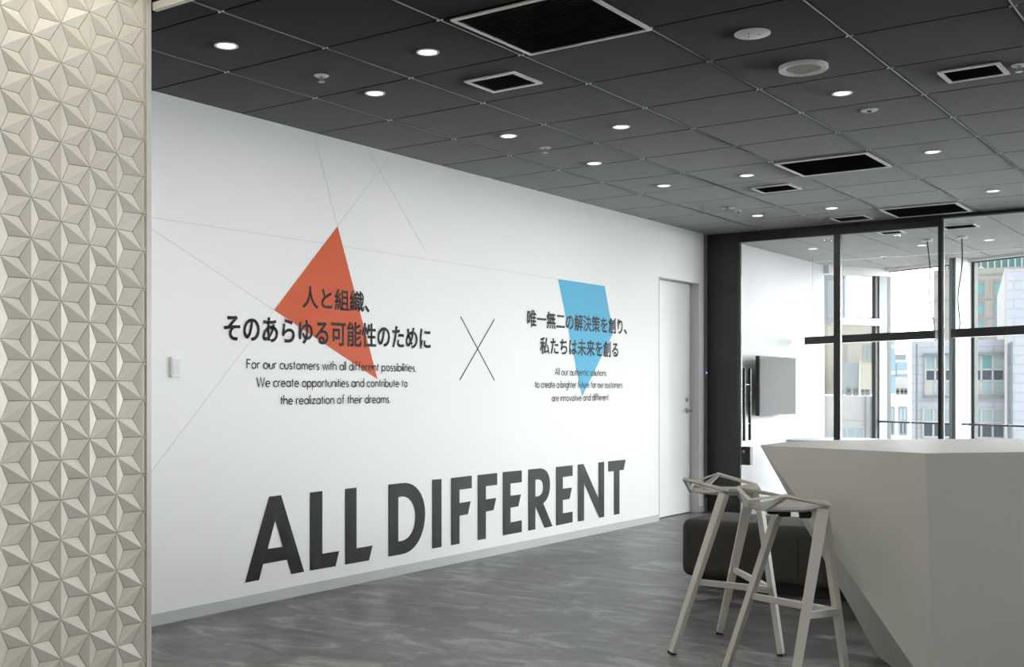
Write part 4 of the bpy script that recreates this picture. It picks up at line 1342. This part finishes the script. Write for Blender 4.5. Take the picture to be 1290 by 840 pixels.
# ------------------------------------------------------------------ low upholstered bench
of = thing('ottoman', 'low charcoal upholstered bench between the stools and the glass door', 'ottoman', (-2.27, 6.63, 0))
mb = MB()
mb.box((-3.035, 6.36, 0.055), (-1.53, 6.92, 0.405))
mb.build('cushion', M['sofa'], of, bevel=0.068, smooth=True, segs=6)
mb = MB()
for x in (-2.300, -1.9):
    mb.box((x - 0.003, 6.3585, 0.125), (x + 0.003, 6.365, 0.335))
    mb.box((x - 0.003, 6.43, 0.403), (x + 0.003, 6.85, 0.4065))
mb.build('seam', M['rubber'], of)
mb = MB()
mb.box((-2.97, 6.42, 0.0), (-1.60, 6.86, 0.06))
mb.build('plinth', M['black'], of)

# ------------------------------------------------------------------ faceted counter
CT = 0.95
T = Vector((-1.902, 4.79, CT))
K = Vector((-1.155, 4.583, CT))
AX = Vector((0.69, 0.725, 0)).normalized()
E1 = K + AX * 2.7
B1 = Vector((-1.927, 5.148, CT))
B2 = Vector((-1.809, 5.488, CT))
E2 = B2 + AX * 2.95
P = Vector((-1.51, 5.184, 0))
Q = Vector((-1.136, 4.634, 0))
q1 = Q + AX * 2.62
p1 = P + Vector((0.10, 0.32, 0))
p2 = p1 + AX * 2.55
E1b = E1.copy()
v = [T, K, E1b, E2, B2, B1, P, Q, q1, p2, p1]
faces = [(0, 7, 1), (0, 6, 7), (1, 7, 8, 2), (2, 8, 9, 3), (3, 9, 10, 4), (4, 10, 6, 5), (5, 6, 0), (6, 10, 9, 8, 7)]
mb = MB()
mb.poly(v, faces + [(0, 1, 2, 3, 4, 5)])
bc = mb.build('bar_counter', M['counter'], bevel=0.003)
tag(bc, 'faceted off white counter block with a pointed overhanging corner beside the stools', 'counter')


# ------------------------------------------------------------------ bar stools
def make_stool():
    root = thing('bar_stool', 'x', 'stool', (0, 0, 0), 'bar stools at the counter', local=True)
    V = dict(BL=(-0.120, -0.195, 0.790), BM=(-0.168, 0, 0.758), BR=(-0.120, 0.195, 0.790), FL=(0.088, -0.170, 0.746), FR=(0.088, 0.170, 0.746),
             AP=(0.172, 0, 0.738), b1=(-0.142, -0.072, 0.722), b2=(-0.142, 0.072, 0.722), s1=(0.000, -0.118, 0.720), s2=(0.000, 0.118, 0.720),
             f1=(0.085, -0.070, 0.720), f2=(0.085, 0.070, 0.720), c=(-0.02, 0, 0.714))
    bm = bmesh.new()
    bv = {k: bm.verts.new(p) for k, p in V.items()}
    F_ = lambda *ks: bm.faces.new([bv[k] for k in ks])
    wide = [F_('BL', 'BM', 'b1'), F_('BM', 'BR', 'b2'), F_('BM', 'b2', 'b1'), F_('BL', 'b1', 's1', 'FL'), F_('BR', 'FR', 's2', 'b2')]
    slots = [F_('b1', 'c', 's1'), F_('b2', 's2', 'c'), F_('b1', 'b2', 'c')]
    for ks in (('FL', 's1', 'f1'), ('FR', 'f2', 's2'), ('FL', 'f1', 'AP'), ('FR', 'AP', 'f2'), ('AP', 'f1', 'f2'), ('c', 'f1', 's1'), ('c', 's2', 'f2'), ('c', 'f2', 'f1')):
        F_(*ks)
    bmesh.ops.recalc_face_normals(bm, faces=bm.faces)
    bmesh.ops.inset_individual(bm, faces=wide, thickness=0.019)
    bmesh.ops.inset_individual(bm, faces=slots, thickness=0.023)
    bmesh.ops.delete(bm, geom=[f for f in wide + slots if f.is_valid], context='FACES')
    me = bpy.data.meshes.new('seat')
    bm.to_mesh(me)
    bm.free()
    me.materials.append(M['stool'])
    o = bpy.data.objects.new('seat', me)
    COL.objects.link(o)
    put_under(o, root)
    so = o.modifiers.new('thickness', 'SOLIDIFY')
    so.thickness = 0.013
    so.offset = 0
    be = o.modifiers.new('edge', 'BEVEL')
    be.width = 0.002
    be.segments = 2
    be.limit_method = 'ANGLE'
    feet = [Vector((0.267, 0, 0)), Vector((-0.143, 0.265, 0)), Vector((-0.143, -0.265, 0))]
    tops = [Vector((0.157, 0, 0.728)), Vector((0.062, 0.158, 0.728)), Vector((0.062, -0.158, 0.728))]
    for i in range(3):
        d = (tops[i] - feet[i])
        out = Vector((feet[i].x, feet[i].y, 0)).normalized()
        tang = Vector((-out.y, out.x, 0))
        a = feet[i] + d * 0.012
        mb = MB()
        mb.bar(a, tops[i], 0.032, 0.024, 0.046, 0.026, side=tang)
        # gusset up to the underside of the seat
        p0 = tops[i] - d * 0.012
        p1 = feet[i] + d * 0.86
        inn = Vector((tops[i].x * 0.35, tops[i].y * 0.45, 0.714))
        n = (p1 - p0).cross(inn - p0).normalized() * 0.006
        mb.poly([p0 + n, p1 + n, inn + n, p0 - n, p1 - n, inn - n], [(0, 1, 2), (5, 4, 3), (0, 3, 4, 1), (1, 4, 5, 2), (2, 5, 3, 0)])
        lg = mb.build('leg', M['stool'], root, bevel=0.002)
        mb = MB()
        mb.bar(feet[i], feet[i] + d * 0.013, 0.035, 0.027, side=tang)
        mb.build('foot_cap', M['rubber'], lg)
    at = lambda i, z: feet[i].lerp(tops[i], z / tops[i].z)
    for i in (1, 2):
        p, q = at(0, 0.290), at(i, 0.330)
        mb = MB()
        d = (q - p).normalized()
        side = Vector((-d.y, d.x, 0))
        mb.bar(p, q, 0.028, 0.030, 0.016, 0.026, side=side)
        mb.build('footrest', M['stool'], root, bevel=0.002)
    for x, y in ((-0.04, -0.045), (0.012, -0.112), (-0.04, 0.045), (0.012, 0.112)):
        mb = MB()
        mb.box((x - 0.022, y - 0.012, 0.690), (x + 0.022, y + 0.012, 0.715))
        mb.build('bumper', M['rubber'], root, bevel=0.004)
    return root


s1 = make_stool()
s1.location = (-2.131, 4.944, 0)
s1.rotation_euler = (0, 0, math.radians(0.2))
s1['label'] = 'pale metal bar stool further from the counter, in front of the bench end'
s2 = copy_tree(s1)
s2.location = (-1.650, 4.447, 0)
s2.rotation_euler = (0, 0, math.radians(50.3))
s2['label'] = 'pale metal bar stool nearer the viewer, overlapping the counter tip'

# ------------------------------------------------------------------ the city outside
mb = MB()
mb.box((-260, 15, -24.2), (200, 330, -24))
struct('street', mb, mat('street', rgb(150, 150, 150), 0.8))
GL_PALE = mat('pale blue window glass', rgb(158, 178, 184), 0.25)
GL_DARK = mat('dark spandrel panel', rgb(74, 84, 96), 0.35)
GL_TEAL = mat('teal window glass', rgb(110, 158, 160), 0.15)
GL_BLUE = mat('blue curtain wall glass', rgb(150, 170, 182), 0.35)
WHITE_T = brick_material('white facade tile', rgb(192, 197, 206), rgb(186, 191, 202), rgb(176, 182, 194), 0.9, 0.22)
BEIGE = mat('beige precast concrete', rgb(158, 154, 147), 0.7, noise=0.03, nscale=0.2)
WFRAME = mat('white window frame', rgb(190, 190, 188), 0.5)
WPLAIN = mat('white render', rgb(190, 190, 188), 0.7)
GREYM = mat('grey metal cladding', rgb(130, 138, 140), 0.5)
PINK = mat('rosy stone surround', rgb(150, 146, 141), 0.7)
ROOFG = mat('grey plant', rgb(110, 112, 112), 0.6)


BF, BR, BS = FWD, RGT, 1.0


def lat(px, d):
    r = ray(px, HY)
    return r.dot(BR) * d / r.dot(BF)


def hgt(py, d):
    return EYE.z + (HY - py) / LENS_PX * d / BS


def volume(mb, px0, px1, py, d, deep, base=-24.0, k=0, chamfer=0):
    o = EYE.xy.to_3d() + BF * d + BR * lat(px0, d) + UP * base
    mb.obox(o, BR * (lat(px1, d) - lat(px0, d)), BF * deep, UP * (hgt(py, d) - base), k)


def building(name, label, px, d, group=None):
    """each block faces the street corner opposite; sets the block's own axes"""
    global BF, BR, BS
    r = ray(px, HY)
    BS = Vector((r.x, r.y, 0)).length
    BF = Vector((r.x, r.y, 0)).normalized()
    BR = Vector((BF.y, -BF.x, 0))
    p = EYE.xy.to_3d() + BF * d
    return thing(name, label, 'building', (p.x, p.y, -24), group, rot=math.atan2(BR.y, BR.x))


def window_on(root, d, x0, x1, y0, y1, cols, rows, frame, mats, f=0.045, out=0.03, deep=0.12, jamb=None):
    """window set in a face at depth d; rows: list of (share of height, index into mats) from the top"""
    l0, l1, z1, z0 = lat(x0, d), lat(x1, d), hgt(y0, d), hgt(y1, d)
    org = EYE.xy.to_3d() + BF * d
    mb = MB()
    fx = [l0 + (l1 - l0) * i / cols for i in range(cols + 1)]
    zs = [z1]
    for s, _ in rows:
        zs.append(zs[-1] - (z1 - z0) * s)
    for x in fx:
        mb.obox(org + BR * (x - f / 2) + UP * z0 - BF * out, BR * f, BF * out, UP * (z1 - z0))
    for z in zs:
        mb.obox(org + BR * l0 + UP * (z - f / 2) - BF * out, BR * (l1 - l0), BF * out, UP * f)
    w = mb.build('window', frame, root, recalc=False)
    mb = MB()
    for j, (s, mi) in enumerate(rows):
        for i in range(cols):
            k = mi[i % len(mi)] if isinstance(mi, (list, tuple)) else mi
            mb.obox(org + BR * fx[i] + UP * zs[j + 1] - BF * 0.02, BR * (fx[i + 1] - fx[i]), BF * 0.02, UP * (zs[j] - zs[j + 1]), k)
    mb.build('pane', mats, w, recalc=False)
    return w


# white tiled office block across the street
D = 30.0
b = building('office_block', 'white tiled office block with wide windows across the street', 1225, D)
mb = MB()
volume(mb, 1148, 1268, 428, D, 9)
mb.build('low_wing', WHITE_T, b)
mb = MB()
volume(mb, 1269, 1390, 341, D - 0.2, 9)
mb.build('tall_wing', WHITE_T, b)
mb = MB()
volume(mb, 1265.5, 1269, 340, D - 0.25, 9)
mb.build('corner_pier', WPLAIN, b)
mb = MB()
for px in (1154, 1272.5):
    o0 = EYE.xy.to_3d() + BF * (D - 0.28) + BR * lat(px, D) + UP * -20
    mb.obox(o0, BR * 0.05, BF * 0.1, UP * (hgt(432, D) + 20))
mb.build('downpipe', GREYM, b)
gm = [GL_PALE, GL_DARK, WFRAME, GL_TEAL]
for x0, x1 in ((1166, 1215), (1222, 1265)):
    window_on(b, D, x0, x1, 447, 498, 4 if x0 == 1166 else 3, [(0.36, [0, 3, 0]), (0.28, 1), (0.36, [2, 0, 0])], WFRAME, gm)
for x0, x1 in ((1163, 1215), (1222, 1265)):
    window_on(b, D, x0, x1, 514.5, 551, 4 if x0 == 1163 else 3, [(0.48, 0), (0.52, 1)], WFRAME, gm)
    window_on(b, D, x0, x1, 575, 612, 4 if x0 == 1163 else 3, [(0.48, 0), (0.52, 1)], WFRAME, gm)
mb = MB()
for y, x0, x1 in ((499.5, 1163, 1217), (446, 1163, 1217), (499.5, 1220, 1267), (446, 1220, 1267)):
    o0 = EYE.xy.to_3d() + BF * (D - 0.12) + BR * lat(x0, D) + UP * (hgt(y, D) - 0.03)
    mb.obox(o0, BR * (lat(x1, D) - lat(x0, D)), BF * 0.12, UP * 0.06)
mb.build('window_sill', GREYM, b)

# beige hotel behind it
D = 52.0
b = building('hotel_tower', 'beige concrete tower with small teal windows behind the white office block', 1230, D)
mb = MB()
volume(mb, 1176, 1330, 338, D, 12)
mb.build('facade', BEIGE, b)
mb = MB()
volume(mb, 1186, 1340, 300, D + 2.5, 14)
mb.build('glass_crown', GL_TEAL, b)
mb = MB()
for px in range(1190, 1330, 9):
    o0 = EYE.xy.to_3d() + BF * (D + 2.4) + BR * lat(px, D) + UP * hgt(338, D)
    mb.obox(o0, BR * 0.06, BF * 0.1, UP * 1.5)
mb.build('crown_mullions', WFRAME, b)
for cx_ in (1234, 1258.5):
    for y0, y1 in ((355, 374), (381, 397.5), (405, 421), (428, 444)):
        w = window_on(b, D, cx_ - 5.5, cx_ + 5.5, y0, y1, 1, [(0.12, 0), (0.75, 3), (0.13, 0)], GREYM, gm, f=0.07)
        mb = MB()
        o0 = EYE.xy.to_3d() + BF * (D - 0.014) + BR * (lat(cx_, D) - 0.33) + UP * (hgt(y1, D) - 0.09)
        mb.obox(o0, BR * 0.66, BF * 0.014, UP * (hgt(y0, D) - hgt(y1, D) + 0.18))
        mb.build('surround', PINK, w)
mb = MB()
for y in (347, 378, 402):
    o0 = EYE.xy.to_3d() + BF * (D - 0.03) + BR * lat(1176, D) + UP * hgt(y, D)
    mb.obox(o0, BR * (lat(1330, D) - lat(1176, D)), BF * 0.03, UP * 0.05)
mb.build('joint', GREYM, b)

# low white building with rooftop plant, seen between the columns
D = 44.0
b = building('low_building', 'low white building with a rooftop of air conditioners, beside the tiled block', 1132, D)
mb = MB()
volume(mb, 1112, 1146, 497, D, 10)
mb.build('facade', WPLAIN, b)
for x0, x1 in ((1118, 1126), (1133, 1142)):
    window_on(b, D, x0, x1, 513, 547, 2, [(0.5, 0), (0.5, 1)], GREYM, gm, f=0.06)
mb = MB()
volume(mb, 1128, 1145, 475, D + 2, 4, base=hgt(498, D))
mb.build('roof_house', WFRAME, b)
for px in (1131, 1136.5, 1141):
    mb = MB()
    volume(mb, px - 2.0, px + 2.0, 489, D + 1.0, 0.8, base=hgt(497, D))
    o = mb.build('roof_unit', ROOFG, b)
    mb = MB()
    cc = EYE.xy.to_3d() + BF * (D + 0.99) + BR * lat(px, D + 1) + UP * (hgt(493, D))
    mb.obox(cc - BR * 0.04 - UP * 0.04, BR * 0.08, BF * 0.01, UP * 0.08)
    mb.build('fan_grille', M['black'], o)

D = 170.0
for i, (x0, x1, y, dd, lab) in enumerate([(1120, 1128, 424, 150, 'slim pale blue tower right behind the window corner'),
                                          (1128, 1142, 446, 210, 'distant grey stepped tower above the low white building'),
                                          (1130, 1144, 456, 150, 'distant blue grey block in front of the stepped tower')]):
    b = building('distant_tower', lab, (x0 + x1) / 2, dd, 'distant city towers')
    mb = MB()
    volume(mb, x0, x1, y, dd, 18)
    mb.build('facade', [GL_BLUE, GREYM, GL_BLUE][i], b)
    mb = MB()
    z1 = hgt(y, dd)
    for k in range(14):
        z = z1 - 1.5 - k * 3.2
        o0 = EYE.xy.to_3d() + BF * (dd - 0.15) + BR * lat(x0, dd) + UP * z
        mb.obox(o0, BR * (lat(x1, dd) - lat(x0, dd)), BF * 0.15, UP * 0.5)
    mb.build('floor_bands', WFRAME, b)

# through the short window front
D = 40.0
b = building('white_annex', 'white building with dark lower panes seen through the short window', 1070, D)
mb = MB()
volume(mb, 1010, 1112, 498.5, D, 8)
mb.build('facade', WPLAIN, b)
window_on(b, D, 1046, 1088, 538, 573, 4, [(0.46, 0), (0.42, 1), (0.12, 0)], WFRAME, gm)
mb = MB()
for px in (1089, 1096):
    o0 = EYE.xy.to_3d() + BF * (D - 0.05) + BR * lat(px, D) + UP * -20
    mb.obox(o0, BR * 0.06, BF * 0.05, UP * (hgt(499, D) + 20))
mb.build('downpipe', GREYM, b)
for px, w_, y in ((1052, 5, 492), (1060, 5, 489), (1069, 7.5, 486), (1078, 7, 486), (1087, 4, 490), (1093, 6, 491)):
    mb = MB()
    volume(mb, px - w_ / 2, px + w_ / 2, y, D + 1, 1.0, base=hgt(498.6, D))
    u = mb.build('roof_unit', [WFRAME, ROOFG, WPLAIN][int(px) % 3], b)
    mb = MB()
    o0 = EYE.xy.to_3d() + BF * (D + 0.98) + BR * (lat(px, D + 1) - 0.05) + UP * (hgt(494, D))
    mb.obox(o0, BR * 0.10, BF * 0.02, UP * 0.10)
    mb.build('fan_grille', M['black'], u)
D = 92.0
b = building('beige_tower', 'beige tower with a grey band behind the rooftop air conditioners', 1075, D)
mb = MB()
volume(mb, 1030, 1112, 405, D, 12)
mb.build('facade', mat('sand facade', rgb(160, 155, 143), 0.7), b)
mb = MB()
volume(mb, 1060, 1082, 457, D - 1.5, 1.5)
mb.build('grey_bay', GREYM, b)
mb = MB()
volume(mb, 1082, 1083.5, 455, D - 1.6, 1.6)
mb.build('corner_pier', WFRAME, b)
mb = MB()
for px in (1051, 1065, 1088, 1093, 1097):
    o0 = EYE.xy.to_3d() + BF * (D - 0.06) + BR * lat(px, D) + UP * hgt(456, D)
    mb.obox(o0, BR * 0.18, BF * 0.06, UP * (hgt(434, D) - hgt(456, D)))
mb.build('window_strip', GREYM, b)
D = 140.0
b = building('glass_tower', 'tall blue glass tower at the edge of the short window', 1057, D, 'distant city towers')
mb = MB()
volume(mb, 1036, 1067, 300, D, 16)
mb.build('facade', GL_BLUE, b)
mb = MB()
for px in range(1037, 1067, 3):
    o0 = EYE.xy.to_3d() + BF * (D - 0.2) + BR * lat(px, D) + UP * -20
    mb.obox(o0, BR * 0.06, BF * 0.2, UP * 60)
mb.build('mullions', WFRAME, b)
D = 190.0
b = building('distant_tower', 'hazy low skyline block beside the blue glass tower', 1088, D, 'distant city towers')
mb = MB()
volume(mb, 1066, 1076, 402, D, 14)
volume(mb, 1078, 1112, 399, D + 5, 14)
mb.build('facade', GL_BLUE, b)
mb = MB()
volume(mb, 1081, 1083, 394, D + 6, 3, base=hgt(399, D + 6))
mb.build('roof_mast', GREYM, b)
